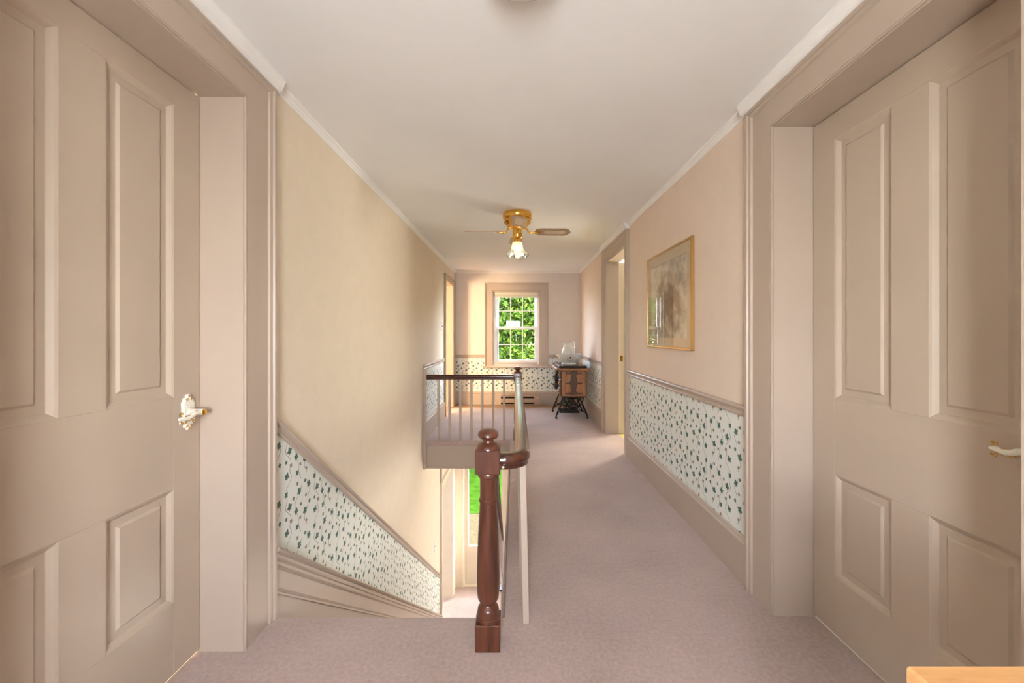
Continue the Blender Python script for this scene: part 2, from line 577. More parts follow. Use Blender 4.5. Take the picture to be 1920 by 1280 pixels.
# ------------------------------------------------------------------ setting: shell
LD = (0.735, 1.60, 0.0, 2.187)   # near left door opening (y0, y1, z0, z1)
RD = (0.920, 1.80, 0.0, 2.171)
FLD = (6.28, 7.01, 0.0, 2.09)    # far left doorway
BTH = (4.25, 5.13, 0.0, 2.16)    # far right doorway
LLD = (5.95, 6.95, ZL, -1.02)    # doorway on the lower floor
WIN = (-0.40, 0.45, 0.69, 2.03)  # end window
FRD = (-0.95, -0.08, ZL, -0.95)  # front door
RWIN = (-0.45, 0.29, 0.75, 1.85) # window behind the camera

def grow(h):                      # rough opening: the jamb lining fills the difference
    return (h[0] - 0.02, h[1] + 0.02, h[2] - (0.05 if h[2] == 0 else 0), h[3] + 0.02)
LOW = [((0, 0, 0.86), (0, 0, 1)), ((0, 0, -0.2), (0, 0, 1))]
low = lambda c: -0.2 < c.z < 0.86
o = wall('wall_left', 'x', XL - 0.14, XL, YF, YB, ZL, ZC, [grow(LD), grow(FLD), grow(LLD)], 'paper_left', 'left hall wall, cream paper above and ivy paper along the stairs')
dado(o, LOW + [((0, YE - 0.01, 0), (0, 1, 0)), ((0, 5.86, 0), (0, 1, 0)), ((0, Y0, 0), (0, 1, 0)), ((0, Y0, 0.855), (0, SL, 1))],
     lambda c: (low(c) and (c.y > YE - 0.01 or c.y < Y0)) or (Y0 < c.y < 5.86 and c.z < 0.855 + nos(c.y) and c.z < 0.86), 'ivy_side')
o = wall('wall_right', 'x', XR, XR + 0.14, YF, YB, ZS, ZC, [grow(RD), grow(BTH)], 'paper_side', 'right hall wall, cream paper above an ivy paper dado')
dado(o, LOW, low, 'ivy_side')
o = wall('wall_back', 'y', YB, YB + 0.16, -3.6, 3.3, ZL, ZC, [(WIN[0] - 0.001, WIN[1] + 0.001, WIN[2] - 0.001, WIN[3] + 0.001), (FRD[0] - 0.001, FRD[1] + 0.001, FRD[2], FRD[3] + 0.001)], 'paper_end', 'end wall of the hall around the window')
dado(o, LOW, low, 'ivy_end')
o = wall('wall_rear', 'y', YF - 0.16, YF, -3.6, 3.3, ZL, ZC, [(RWIN[0] - 0.001, RWIN[1] + 0.001, RWIN[2] - 0.001, RWIN[3] + 0.001)], 'paper_end', 'wall behind the camera')
dado(o, LOW, low, 'ivy_end')
wall('wall_outer_left', 'x', -3.6, -3.45, YF - 0.16, YB + 0.16, ZL, ZC, [], 'plaster', 'outer wall of the left rooms')
wall('wall_outer_right', 'x', 3.15, 3.3, YF - 0.16, YB + 0.16, ZL, ZC, [], 'plaster', 'outer wall of the right rooms')
struct(box('ceiling', (-3.6, 3.3, YF - 0.16, YB + 0.16, ZC, ZC + 0.15), 'ceiling_paint'), 'white hall ceiling')
# upper floor: carpet layer on a painted floor structure
struct(boxes('floor', [(XL, XR, YF, Y0, -0.05, 0), (WX, XR, Y0, YE, -0.05, 0), (XL, XR, YE, 6.93, -0.05, 0),
        (XL - 0.17, XL, LD[0] - 0.02, LD[1] + 0.02, -0.05, 0), (XR, XR + 0.17, RD[0] - 0.02, RD[1] + 0.02, -0.05, 0), (XR, XR + 0.14, BTH[0] - 0.02, BTH[1] + 0.02, -0.05, 0)], 'carpet_mauve'), 'mauve carpet on the upper hall floor')
struct(box('floor_boards', (XL, XR, 6.93, YB, -0.05, -0.004), 'board_floor'), 'bare painted boards at the end of the hall')
struct(boxes('ceiling_lower', [(-3.45, 3.15, YF, Y0 - 0.02, ZS, -0.05), (-3.45, XL - 0.14, Y0 - 0.02, YB, ZS, -0.05), (WX + 0.012, 3.15, Y0 - 0.02, YE, ZS, -0.05),
       (XL, 3.15, YE + 0.012, YB, ZS, -0.05)], 'paint_white'), 'ceiling of the lower floor')
struct(box('floor_left_room', (-3.45, XL - 0.14, 2.5, YB, -0.05, -0.004), 'board_floor'), 'board floor of the room on the left')
struct(box('floor_doorway', (XL - 0.14, XL, FLD[0] - 0.02, FLD[1] + 0.02, -0.05, -0.002), 'board_floor'), 'board threshold of the far left doorway')
struct(box('floor_bathroom', (XR + 0.14, 3.15, 3.2, YB, -0.05, -0.004), 'yellow_vinyl'), 'yellow vinyl bathroom floor')
struct(box('floor_lower', (-3.45, 3.15, YF, YB, ZL - 0.1, ZL), 'carpet_mauve'), 'mauve carpet of the lower hall')
# fascia under the far edge of the stairwell and along its right side
f = struct(empty('trim_1', (XL, YE, ZS)), 'painted fascia board under the far landing edge')
box('fascia_board', (XL, WX, YE, YE + 0.012, ZS, -0.05), 'paint_trim', f)
box('bead', (XL, WX, YE - 0.012, YE, ZS, ZS + 0.022), 'paint_trim', f, 0.004)
box('carpet_lip', (XL, WX + 0.02, YE - 0.022, YE, -0.062, -0.001), 'carpet_mauve', f, 0.012)
f = struct(empty('trim_2', (WX, Y0, ZS)), 'painted fascia board along the right side of the stairwell')
box('fascia_board', (WX, WX + 0.012, Y0, YE, ZS, -0.05), 'paint_trim', f)
box('carpet_lip', (WX - 0.018, WX, Y0, YE, -0.06, -0.001), 'carpet_mauve', f, 0.01)

# ------------------------------------------------------------------ mouldings
BASE_P = [(0, 0), (0.022, 0), (0.022, 0.195), (0.027, 0.2), (0.027, 0.208), (0.018, 0.214), (0.014, 0.226), (0.008, 0.23), (0, 0.23)]
CHAIR_P = [(0, 0.836), (0.012, 0.836), (0.016, 0.846), (0.012, 0.852), (0.014, 0.866), (0.024, 0.874), (0.028, 0.884), (0.024, 0.892), (0, 0.892)]
CROWN_P = [(0, ZC - 0.034), (0.006, ZC - 0.034), (0.009, ZC - 0.026), (0.014, ZC - 0.022), (0.022, ZC - 0.013), (0.031, ZC - 0.008), (0.034, ZC), (0, ZC)]
BLOCK_P = [(0, ZC - 0.052), (0.040, ZC - 0.052), (0.046, ZC - 0.046), (0.05, ZC - 0.03), (0.062, ZC - 0.008), (0.062, ZC), (0, ZC)]

def run(name, prof, side, a, b, material, parent=None):
    """moulding along a wall; side L/R run in y, B/F run in x"""
    if side == 'R':
        p = [(XR - d, 0, z) for d, z in prof]; return extr(name, p, (0, a, 0), (0, b, 0), material, parent)
    if side == 'L':
        p = [(XL + d, 0, z) for d, z in prof]; return extr(name, p, (0, a, 0), (0, b, 0), material, parent)
    if side == 'B':
        p = [(0, YB - d, z) for d, z in prof]; return extr(name, p, (a, 0, 0), (b, 0, 0), material, parent)
    p = [(0, YF + d, z) for d, z in prof]; return extr(name, p, (a, 0, 0), (b, 0, 0), material, parent)

CW = 0.19                        # casing width of the near doors
b = struct(empty('baseboard_right', (XR, 2, 0)), 'tall taupe baseboard of the right wall')
for a0, a1 in ((RD[1] + CW, BTH[0] - 0.13), (BTH[1] + 0.16, YB), (YF, RD[0] - CW)):
    run('baseboard_section', BASE_P, 'R', a0, a1, 'paint_trim', b)
b = struct(empty('baseboard_left', (XL, 5, 0)), 'tall taupe baseboard of the left wall')
for a0, a1 in ((YE + 0.0, FLD[0] - 0.12), (YF, LD[0] - CW)):
    run('baseboard_section', BASE_P, 'L', a0, a1, 'paint_trim', b)
b = struct(empty('baseboard_back', (0, YB, 0)), 'taupe baseboard under the end window')
run('baseboard_section', BASE_P, 'B', XL, XR, 'paint_trim', b)
b = struct(empty('baseboard_rear', (0, YF, 0)), 'taupe baseboard behind the camera')
run('baseboard_section', BASE_P, 'F', XL, XR, 'paint_trim', b)

t = struct(empty('trim_3', (XR, 3, 0.86)), 'taupe chair rail of the right wall')
for a0, a1 in ((RD[1] + CW, BTH[0] - 0.13), (BTH[1] + 0.16, YB), (YF, RD[0] - CW)):
    run('chair_rail_section', CHAIR_P, 'R', a0, a1, 'paint_trim', t)
t = struct(empty('trim_4', (XL, 5, 0.86)), 'taupe chair rail and corner strip of the left wall beyond the stairwell')
run('chair_rail_section', CHAIR_P, 'L', YE - 0.03, FLD[0] - 0.12, 'paint_trim', t)
box('corner_strip', (XL, XL + 0.036, YE - 0.035, YE - 0.001, ZS, 0.838), 'paint_trim', t, 0.004)
t = struct(empty('trim_5', (0, YB, 0.86)), 'taupe chair rail either side of the end window')
for a0, a1 in ((XL, WIN[0] - 0.145), (WIN[1] + 0.145, XR)):
    run('chair_rail_section', CHAIR_P, 'B', a0, a1, 'paint_trim', t)
t = struct(empty('trim_6', (0, 3, ZC)), 'white crown moulding around the hall ceiling')
for a0, a1 in ((RD[1] + CW + 0.02, BTH[0] - 0.15), (BTH[1] + 0.18, YB)):
    run('crown_section', CROWN_P, 'R', a0, a1, 'paint_white', t)
run('crown_section', CROWN_P, 'L', LD[1] + CW + 0.02, YB, 'paint_white', t)
run('crown_section', CROWN_P, 'B', XL, XR, 'paint_white', t)
run('crown_section', CROWN_P, 'F', XL, XR, 'paint_white', t)
for s, a0, a1 in (('R', YF, RD[1] + CW + 0.02), ('L', YF, LD[1] + CW + 0.02), ('R', BTH[0] - 0.15, BTH[1] + 0.18)):
    run('crown_block', BLOCK_P, s, a0, a1, 'paint_white', t)

# stair-side mouldings on the left wall, sloping with the stairs
YS1 = 5.84
def slope_run(name, prof, material, parent, y0=Y0 + 0.005, y1=YS1, x=XL):
    """prof: (depth, height above nosing line)"""
    n = len(prof)
    vs = [(x + d, y0, h + nos(y0)) for d, h in prof] + [(x + d, y1, h + nos(y1)) for d, h in prof]
    fs = [(i, (i + 1) % n, n + (i + 1) % n, n + i) for i in range(n)] + [tuple(range(n)), tuple(range(n, 2 * n))]
    return mesh(name, vs, fs, material, parent)
t = struct(empty('trim_7', (XL, 2, 0.8)), 'sloping taupe chair rail down the stair wall')
slope_run('chair_rail_section', [(d, z + 0.002) for d, z in CHAIR_P], 'paint_trim', t)
t = struct(empty('trim_8', (XL, 2, 0.2)), 'sloping taupe skirt board with stepped cap down the stair wall')
slope_run('skirt_board', [(0, -0.35), (0.02, -0.35), (0.02, 0.23), (0, 0.23)], 'paint_trim', t)
slope_run('cap_moulding', [(0.0, 0.222), (0.024, 0.222), (0.028, 0.232), (0.022, 0.24), (0.022, 0.256), (0.03, 0.262), (0.026, 0.274), (0.026, 0.286),
                           (0.038, 0.294), (0.044, 0.306), (0.036, 0.318), (0, 0.32)], 'paint_trim', t)
slope_run('lower_bead', [(0.02, 0.108), (0.03, 0.108), (0.03, 0.118), (0.025, 0.122), (0.028, 0.134), (0.02, 0.138)], 'paint_trim', t)
box('end_strip', (XL, XL + 0.03, YS1, YS1 + 0.03, ZL, ZS), 'paint_trim', t, 0.004)

# ------------------------------------------------------------------ door casings
def casing(name, label, side, op, width, depth_jamb, top, material='paint_trim', near=True, far=True, farw=None):
    """profiled casing around an opening in the left or right wall, with jamb and head"""
    y0, y1, z0, z1 = op
    s = -1 if side == 'R' else 1
    xw = XR if side == 'R' else XL
    P = [(0, 0), (0, 0.034), (0.016, 0.034), (0.020, 0.027), (0.036, 0.025), (0.042, 0.017), (width - 0.014, 0.017), (width - 0.010, 0.013),
         (width - 0.007, 0.019), (width, 0.019), (width, 0)]
    r = struct(empty(name, (xw, y1, z0)), label)
    def W(d):
        return xw + s * d
    fw = farw or width
    zt = lambda w: top - (top - z1 - 0.006) * w / width
    yf = lambda w: y1 + fw - (fw - 0.006) * w / width
    yn = lambda w: y0 - width + (width - 0.006) * w / width
    mitre('side_casing', [(W(d), yf(w), z0) for w, d in P], [(W(d), yf(w), zt(w)) for w, d in P], material, r)
    mitre('side_casing', [(W(d), yn(w), z0) for w, d in P], [(W(d), yn(w), zt(w)) for w, d in P], material, r)
    mitre('head_casing', [(W(d), yn(w), zt(w)) for w, d in P], [(W(d), yf(w), zt(w)) for w, d in P], material, r)
    xb = xw - s * depth_jamb
    xa, xc = sorted((xb, xw + s * 0.012))
    box('jamb', (xa, xc, y1, y1 + 0.02, z0, z1), material, r)
    box('jamb', (xa, xc, y0 - 0.02, y0, z0, z1), material, r)
    box('head_jamb', (xa, xc, y0 - 0.02, y1 + 0.02, z1, z1 + 0.02), material, r)
    return r

casing('trim_9', 'wide taupe casing around the near left door', 'L', LD, CW, 0.17, ZC - 0.052)
casing('trim_10', 'wide taupe casing around the near right door', 'R', RD, CW, 0.18, ZC - 0.052)
casing('trim_11', 'taupe casing of the far left doorway beside the end wall', 'L', FLD, 0.12, 0.145, 2.185)
t = casing('trim_12', 'taupe casing of the open doorway beyond the picture', 'R', BTH, 0.13, 0.15, ZC - 0.054, farw=0.16)
box('door_stop', (XR + 0.15, XR + 0.22, BTH[1], BTH[1] + 0.03, 0, BTH[3]), 'paint_cream', t)
box('strike_plate', (XR + 0.165, XR + 0.20, BTH[1] - 0.006, BTH[1], 0.91, 0.985), 'brass', t, 0.002)
casing('trim_13', 'cream casing of the doorway on the lower floor', 'L', LLD, 0.12, 0.15, -0.89, material='paint_cream')

# ------------------------------------------------------------------ panelled doors
def panel_mesh(name, s, xf, ya, yb, za, zb, material, parent):
    """recessed panel with a sloped moulding and a raised field; s: direction the face looks along x"""
    rings = [(0, 0.0), (0.006, 0.003), (0.018, 0.014), (0.042, 0.014), (0.050, 0.0075)]
    vs, fs = [], []
    for ins, dep in rings:
        x = xf - s * dep
        vs += [(x, ya + ins, za + ins), (x, yb - ins, za + ins), (x, yb - ins, zb - ins), (x, ya + ins, zb - ins)]
    for k in range(len(rings) - 1):
        for i in range(4):
            j = (i + 1) % 4
            fs.append((k * 4 + i, k * 4 + j, k * 4 + 4 + j, k * 4 + 4 + i))
    e = (len(rings) - 1) * 4
    fs.append((e, e + 1, e + 2, e + 3))
    n0 = len(vs)
    xb = xf - s * 0.03
    vs += [(xb, ya, za), (xb, yb, za), (xb, yb, zb), (xb, ya, zb)]
    for i in range(4):
        j = (i + 1) % 4
        fs.append((i, j, n0 + j, n0 + i))
    fs.append((n0, n0 + 1, n0 + 2, n0 + 3))
    return mesh(name, vs, fs, material, parent)

def lever(parent, s, xf, yc, zc, dy):
    """ornate white and gold escutcheon with a leaf-shaped lever; dy = -1/+1 direction the lever points along y"""
    esc = empty('door_handle', (xf, yc, zc))
    esc.parent = parent; esc.location = Vector((xf, yc, zc)) - parent.location
    esc['label'] = 'ornate white and gold door handle'
    # plate outline, symmetric baroque shape
    half = [(0, 0.068), (0.008, 0.066), (0.010, 0.056), (0.020, 0.054), (0.022, 0.044), (0.028, 0.036), (0.026, 0.012), (0.027, -0.02),
            (0.034, -0.03), (0.028, -0.042), (0.018, -0.046), (0.018, -0.056), (0.008, -0.058), (0.006, -0.067), (0, -0.068)]
    out = half + [(-a, b) for a, b in half[-2:0:-1]]
    n = len(out)
    vs = []
    for sc, d in ((1, 0), (1, 0.006), (0.86, 0.0105)):
        vs += [(xf + s * d, yc + a * sc, zc + b * sc) for a, b in out]
    fs = []
    for k in range(2):
        fs += [(k * n + i, k * n + (i + 1) % n, (k + 1) * n + (i + 1) % n, (k + 1) * n + i) for i in range(n)]
    fs += [tuple(range(n)), tuple(range(2 * n, 3 * n))]
    link_p = mesh('plate', vs, fs, 'handle_white', esc)
    # beaded gold inner frame
    fr = [(-0.017, 0.034), (0.017, 0.034), (0.018, -0.024), (-0.018, -0.024)]
    V, F = [], []
    def add(vs, fs):
        o = len(V); V.extend(vs); F.extend([tuple(i + o for i in f) for f in fs])
    for i in range(4):
        a, b = fr[i], fr[(i + 1) % 4]
        for k in range(6):
            t = k / 6
            add(*lathe_data([(0, -0.0026), (0.0026, 0), (0, 0.0026)], (xf + s * 0.0115, yc + a[0] + (b[0] - a[0]) * t, zc + a[1] + (b[1] - a[1]) * t), 6))
    mesh('bead_border', V, F, 'handle_white', esc)
    V, F = [], []
    for (a, b, r) in ((0.010, 0.048, 0.006), (-0.010, 0.048, 0.006), (0.0, 0.060, 0.0045), (0.018, -0.038, 0.007), (-0.018, -0.038, 0.007), (0.009, -0.052, 0.0055), (-0.009, -0.052, 0.0055), (0, -0.062, 0.004)):
        pts = [(xf + s * 0.0105, yc + a + r * (1 - q / 14) * math.cos(q * 0.8), zc + b + r * (1 - q / 14) * math.sin(q * 0.8)) for q in range(13)]
        add(*tube_data(pts, 0.0017, 5, up=(1, 0, 0)))
    mesh('scroll', V, F, 'gold_frame', esc)
    # spindle and lever
    xs = xf + s * 0.055
    tube('spindle', [(xf + s * 0.008, yc, zc), (xf + s * 0.012, yc, zc), (xf + s * 0.02, yc, zc), (xs, yc, zc), (xs + s * 0.012, yc, zc)], [0.017, 0.016, 0.0115, 0.0115, 0.0105], 'handle_white', esc, 14, up=(0, 0, 1))
    tube('end_cap', [(xs + s * 0.010, yc, zc), (xs + s * 0.014, yc, zc), (xs + s * 0.0165, yc, zc)], [0.0112, 0.011, 0.006], 'brass', esc, 14)
    path = [(xs, yc + dy * (0.008 + 0.095 * q / 8), zc - 0.012 * (q / 8) + 0.004 * math.sin(q)) for q in range(9)]
    tube('lever', path, [0.0085, 0.0095, 0.008, 0.0095, 0.008, 0.009, 0.0075, 0.008, 0.004], 'handle_white', esc, 10)
    V, F = [], []
    for q in (2, 3, 4, 5, 6):
        c = path[q]
        for g in (1, -1):
            add(*tube_data([(c[0], c[1], c[2]), (c[0] + s * 0.002, c[1] - dy * 0.006, c[2] + g * 0.008), (c[0] + s * 0.002, c[1] - dy * 0.014, c[2] + g * 0.0105)], [0.003, 0.003, 0.001], 5))
    e = path[8]
    for g in (1, -1):
        pts = [(e[0], e[1] + dy * -0.010 + 0.009 * (1 - q / 13) * math.cos(q * 0.7 * g), e[2] + g * 0.014 + 0.009 * (1 - q / 13) * math.sin(q * 0.7 * g)) for q in range(12)]
        add(*tube_data(pts, 0.0022, 5, up=(1, 0, 0)))
    mesh('leaf_scroll', V, F, 'gold_frame', esc)

def door(name, label, side, xf, op, zs, latch):
    y0, y1, z0, z1 = op
    s = -1 if side == 'R' else 1
    r = struct(empty(name, (xf, y1, 0)), label)
    a, c = y0 + 0.004, y1 - 0.004
    st, mid = 0.119, 0.130
    zb, zt = 0.012, z1 - 0.004
    pw = (c - a - 2 * st - mid) / 2
    xa, xb = sorted((xf, xf - s * 0.04))
    def bb(nm, ya, yb, za, zb_):
        box(nm, (xa, xb, ya, yb, za, zb_), 'paint_door', r, 0.0012)
    bb('stile', a, a + st, zb, zt); bb('stile', c - st, c, zb, zt)
    b0, b1, u0, u1 = zs             # lower panel bottom, top; upper panel bottom, top
    ia, ic = a + st, c - st
    bb('rail', ia, ic, zb, b0); bb('rail', ia, ic, b1, u0); bb('rail', ia, ic, u1, zt)
    bb('mullion', ia + pw, ic - pw, b0, b1); bb('mullion', ia + pw, ic - pw, u0, u1)
    for ya, yb in ((ia, ia + pw), (ic - pw, ic)):
        panel_mesh('panel', s, xf, ya, yb, b0, b1, 'paint_door', r)
        panel_mesh('panel', s, xf, ya, yb, u0, u1, 'paint_door', r)
    yl = c - 0.06 if latch == 'far' else a + 0.055
    lever(r, s, xf, yl, 0.957, -1 if latch == 'far' else 1)
    return r
door('door_1', 'tall taupe four-panel door on the left with an ornate handle', 'L', -1.244, LD, (0.274, 0.687, 1.021, 2.088), 'far')
door('door_2', 'tall taupe four-panel door on the right behind the wooden tabletop', 'R', 1.322, RD, (0.25, 0.672, 0.985, 2.058), 'near')

# ------------------------------------------------------------------ end window
def sash(parent, x0, x1, y, z0, z1, fr, rows, cols, mv=0.016, depth=0.03, bottom=None, tilt=0.0):
    """sash with its frame, muntins and separate panes"""
    r = empty('sash', (x0, y, z0)); r.parent = parent
    r.location = Vector((x0, y, z0)) - parent.location
    bt = bottom or fr
    box('sash_stile', (x0, x0 + fr, y, y + depth, z0, z1), 'vinyl_white', r, 0.002)
    box('sash_stile', (x1 - fr, x1, y, y + depth, z0, z1), 'vinyl_white', r, 0.002)
    box('sash_rail', (x0 + fr, x1 - fr, y, y + depth, z1 - fr, z1), 'vinyl_white', r, 0.002)
    box('sash_rail', (x0 + fr, x1 - fr, y, y + depth, z0, z0 + bt), 'vinyl_white', r, 0.002)
    gx0, gx1, gz0, gz1 = x0 + fr, x1 - fr, z0 + bt, z1 - fr
    for i in range(1, cols):
        x = gx0 + (gx1 - gx0) * i / cols
        box('muntin', (x - mv / 2, x + mv / 2, y + 0.008, y + 0.022, gz0, gz1), 'vinyl_white', r)
    for j in range(1, rows):
        z = gz0 + (gz1 - gz0) * j / rows
        box('muntin', (gx0, gx1, y + 0.009, y + 0.021, z - mv / 2, z + mv / 2), 'vinyl_white', r)
    for i in range(cols):
        for j in range(rows):
            xa, xb = gx0 + (gx1 - gx0) * i / cols, gx0 + (gx1 - gx0) * (i + 1) / cols
            za, zb = gz0 + (gz1 - gz0) * j / rows, gz0 + (gz1 - gz0) * (j + 1) / rows
            mesh('pane', [(xa, y + 0.015 - tilt, za), (xb, y + 0.015 - tilt, za), (xb, y + 0.015 + tilt, zb), (xa, y + 0.015 + tilt, zb)], [(0, 1, 2, 3)], 'pane_glass', r)
    return r

def window(name, label, op, yin, s, rows=2, cols=3, casing_w=0.145, blind=True):
    """window in an end wall; yin: inner wall face, s=-1 when the room is on the -y side"""
    x0, x1, z0, z1 = op
    r = struct(empty(name, (x0, yin, z0)), label)
    def Yv(d):                      # d > 0 goes into the room
        return yin + s * d
    P = [(0, 0), (0, 0.034), (0.014, 0.034), (0.018, 0.027), (0.030, 0.025), (0.036, 0.018), (casing_w - 0.012, 0.018), (casing_w - 0.008, 0.013), (casing_w - 0.004, 0.02), (casing_w, 0.02), (casing_w, 0)]
    zt = lambda w: z1 + casing_w - w
    xa_ = lambda w: x0 - casing_w + w
    xb_ = lambda w: x1 + casing_w - w
    mitre('side_casing', [(xa_(w), Yv(d), z0) for w, d in P], [(xa_(w), Yv(d), zt(w)) for w, d in P], 'paint_trim', r)
    mitre('side_casing', [(xb_(w), Yv(d), z0) for w, d in P], [(xb_(w), Yv(d), zt(w)) for w, d in P], 'paint_trim', r)
    mitre('head_casing', [(xa_(w), Yv(d), zt(w)) for w, d in P], [(xb_(w), Yv(d), zt(w)) for w, d in P], 'paint_trim', r)
    def B(nm, xa, xb, da, db, za, zb, mt, bev=0.0):
        ya, yb = sorted((Yv(da), Yv(db)))
        return box(nm, (xa, xb, ya, yb, za, zb), mt, r, bev)
    B('window_sill', x0 - casing_w - 0.03, x1 + casing_w + 0.03, -0.02, 0.06, z0 - 0.035, z0, 'paint_trim', 0.004)
    # jamb lining, then vinyl frame
    B('jamb', x0, x0 + 0.02, -0.15, 0.004, z0, z1, 'paint_trim'); B('jamb', x1 - 0.02, x1, -0.15, 0.004, z0, z1, 'paint_trim')
    B('head_jamb', x0 + 0.02, x1 - 0.02, -0.15, 0.004, z1 - 0.02, z1, 'paint_trim'); B('sill_board', x0 + 0.02, x1 - 0.02, -0.15, 0.004, z0, z0 + 0.025, 'paint_trim')
    a, c, lo, hi = x0 + 0.055, x1 - 0.055, z0 + 0.06, z1 - 0.02
    B('frame_side', x0 + 0.02, a, -0.14, -0.05, z0 + 0.025, z1 - 0.02, 'vinyl_white', 0.003); B('frame_side', c, x1 - 0.02, -0.14, -0.05, z0 + 0.025, z1 - 0.02, 'vinyl_white', 0.003)
    B('frame_sill', a, c, -0.14, -0.055, z0 + 0.025, lo, 'paint_trim', 0.003)
    mz = lo + (hi - lo) * 0.49
    ya = Yv(-0.075) - (0.03 if s > 0 else 0)
    sash(r, a, c, Yv(-0.125) - (0.03 if s > 0 else 0), mz - 0.02, hi, 0.045, rows, cols)
    sash(r, a, c, ya, lo, mz + 0.02, 0.045, rows, cols, tilt=-0.006)
    if blind:
        hd = B('blind_headrail', x0 + 0.03, x1 - 0.03, -0.045, -0.008, z1 - 0.062, z1 - 0.022, 'paint_cream', 0.004)
        for k in range(5):
            B('blind_slat', x0 + 0.035, x1 - 0.035, -0.042, -0.012, z1 - 0.070 - 0.007 * k - 0.004, z1 - 0.070 - 0.007 * k, 'paint_cream')
        B('bottom_rail', x0 + 0.035, x1 - 0.035, -0.042, -0.012, z1 - 0.118, z1 - 0.106, 'vinyl_white', 0.002)
    return r
window('window_1', 'white double-hung window with taupe casing at the end of the hall', WIN, YB, -1)
window('window_2', 'window behind the camera', RWIN, YF, 1, casing_w=0.12, blind=False)

# ------------------------------------------------------------------ front door on the lower floor
YD = YB + 0.06
d = struct(empty('door_3', (FRD[0], YD, ZL)), 'cream front door with a tall glass light on the lower floor')
x0, x1 = FRD[0] + 0.03, FRD[1] - 0.005
gx0, gx1, gz0, gz1 = x0 + 0.075, x1 - 0.16, ZL + 0.70, -1.15
for bx in ((x0, gx0, ZL + 0.01, -0.97), (gx1, x1, ZL + 0.01, -0.97)):
    box('stile', (bx[0], bx[1], YD, YD + 0.04, bx[2], bx[3]), 'paint_cream', d, 0.003)
box('rail', (gx0, gx1, YD, YD + 0.04, ZL + 0.01, ZL + 0.09), 'paint_cream', d, 0.002)
box('rail', (gx0, gx1, YD, YD + 0.04, gz0 - 0.09, gz0), 'paint_cream', d, 0.002)
box('rail', (gx0, gx1, YD, YD + 0.04, gz1, -0.97), 'paint_cream', d, 0.002)
box('panel', (gx0, gx1, YD + 0.01, YD + 0.03, ZL + 0.09, gz0 - 0.09), 'paint_cream', d)
box('glazing_bead', (gx0 - 0.01, gx1 + 0.01, YD - 0.012, YD, gz0 - 0.012, gz0 + 0.01), 'vinyl_white', d, 0.003)
box('glazing_bead', (gx0 - 0.012, gx0 + 0.008, YD - 0.012, YD, gz0 + 0.01, gz1), 'vinyl_white', d, 0.003)
mesh('pane', [(gx0, YD + 0.02, gz0), (gx1, YD + 0.02, gz0), (gx1, YD + 0.02, gz1), (gx0, YD + 0.02, gz1)], [(0, 1, 2, 3)], 'pane_glass', d)
h = tube('door_handle', [(x1 - 0.075, YD, -2.49), (x1 - 0.075, YD - 0.05, -2.49), (x1 - 0.07, YD - 0.06, -2.49), (x1 - 0.01, YD - 0.06, -2.49)], 0.009, 'black_iron', d, 8)
h['label'] = 'dark lever handle'
t = struct(empty('trim_14', (FRD[0], YB, ZL)), 'cream fluted casing of the front door')
for k, (a, c, dd) in enumerate(((FRD[0] - 0.135, FRD[0] - 0.11, 0.03), (FRD[0] - 0.11, FRD[0] - 0.01, 0.018), (FRD[0] - 0.01, FRD[0] + 0.03, 0.024), (FRD[1] - 0.005, FRD[1] + 0.1, 0.018), (FRD[1] + 0.1, FRD[1] + 0.125, 0.03))):
    box('side_casing', (a, c, YB - dd, YB + (0.06 if k in (2,) else 0.0), ZL, -0.95), 'paint_cream', t, 0.003)
box('head_casing', (FRD[0] - 0.135, FRD[1] + 0.125, YB - 0.022, YB, -0.95, -0.82), 'paint_cream', t, 0.003)
box('threshold', (FRD[0], FRD[1], YB - 0.01, YB + 0.16, ZL, ZL + 0.02), 'paint_cream', t, 0.003)

# ------------------------------------------------------------------ stairs
st = struct(empty('staircase', (XL, Y0, ZL)), 'carpeted stairs going down along the left wall')
NR = 16
RISE = -ZL / NR
RUN = RISE / SL
tread_me = riser_me = None
for i in range(1, NR):
    z = -i * RISE
    y = Y0 + (i - 1) * RUN
    box('tread', (XL + 0.02, -0.21, y - 0.0, y + RUN + 0.025, z - 0.035, z), 'carpet_mauve', st, 0.008)
for i in range(NR):
    y = Y0 + i * RUN
    box('riser', (XL + 0.02, -0.21, y - 0.015, y, -(i + 1) * RISE, -i * RISE - 0.036), 'carpet_mauve', st)
V = [(-0.21, Y0, -0.30), (-0.21, Y0, 0.0 - 0.06), (-0.21, YS1 + 0.05, nos(YS1 + 0.05) - 0.0), (-0.21, YS1 + 0.05, ZL), (-0.21, YS1 - 0.45, ZL)]
mesh('stringer', V + [(-0.17, y, z) for _, y, z in V], [(0, 1, 2, 3, 4), (5, 6, 7, 8, 9)] + [(i, (i + 1) % 5, 5 + (i + 1) % 5, 5 + i) for i in range(5)], 'paint_cream', st)

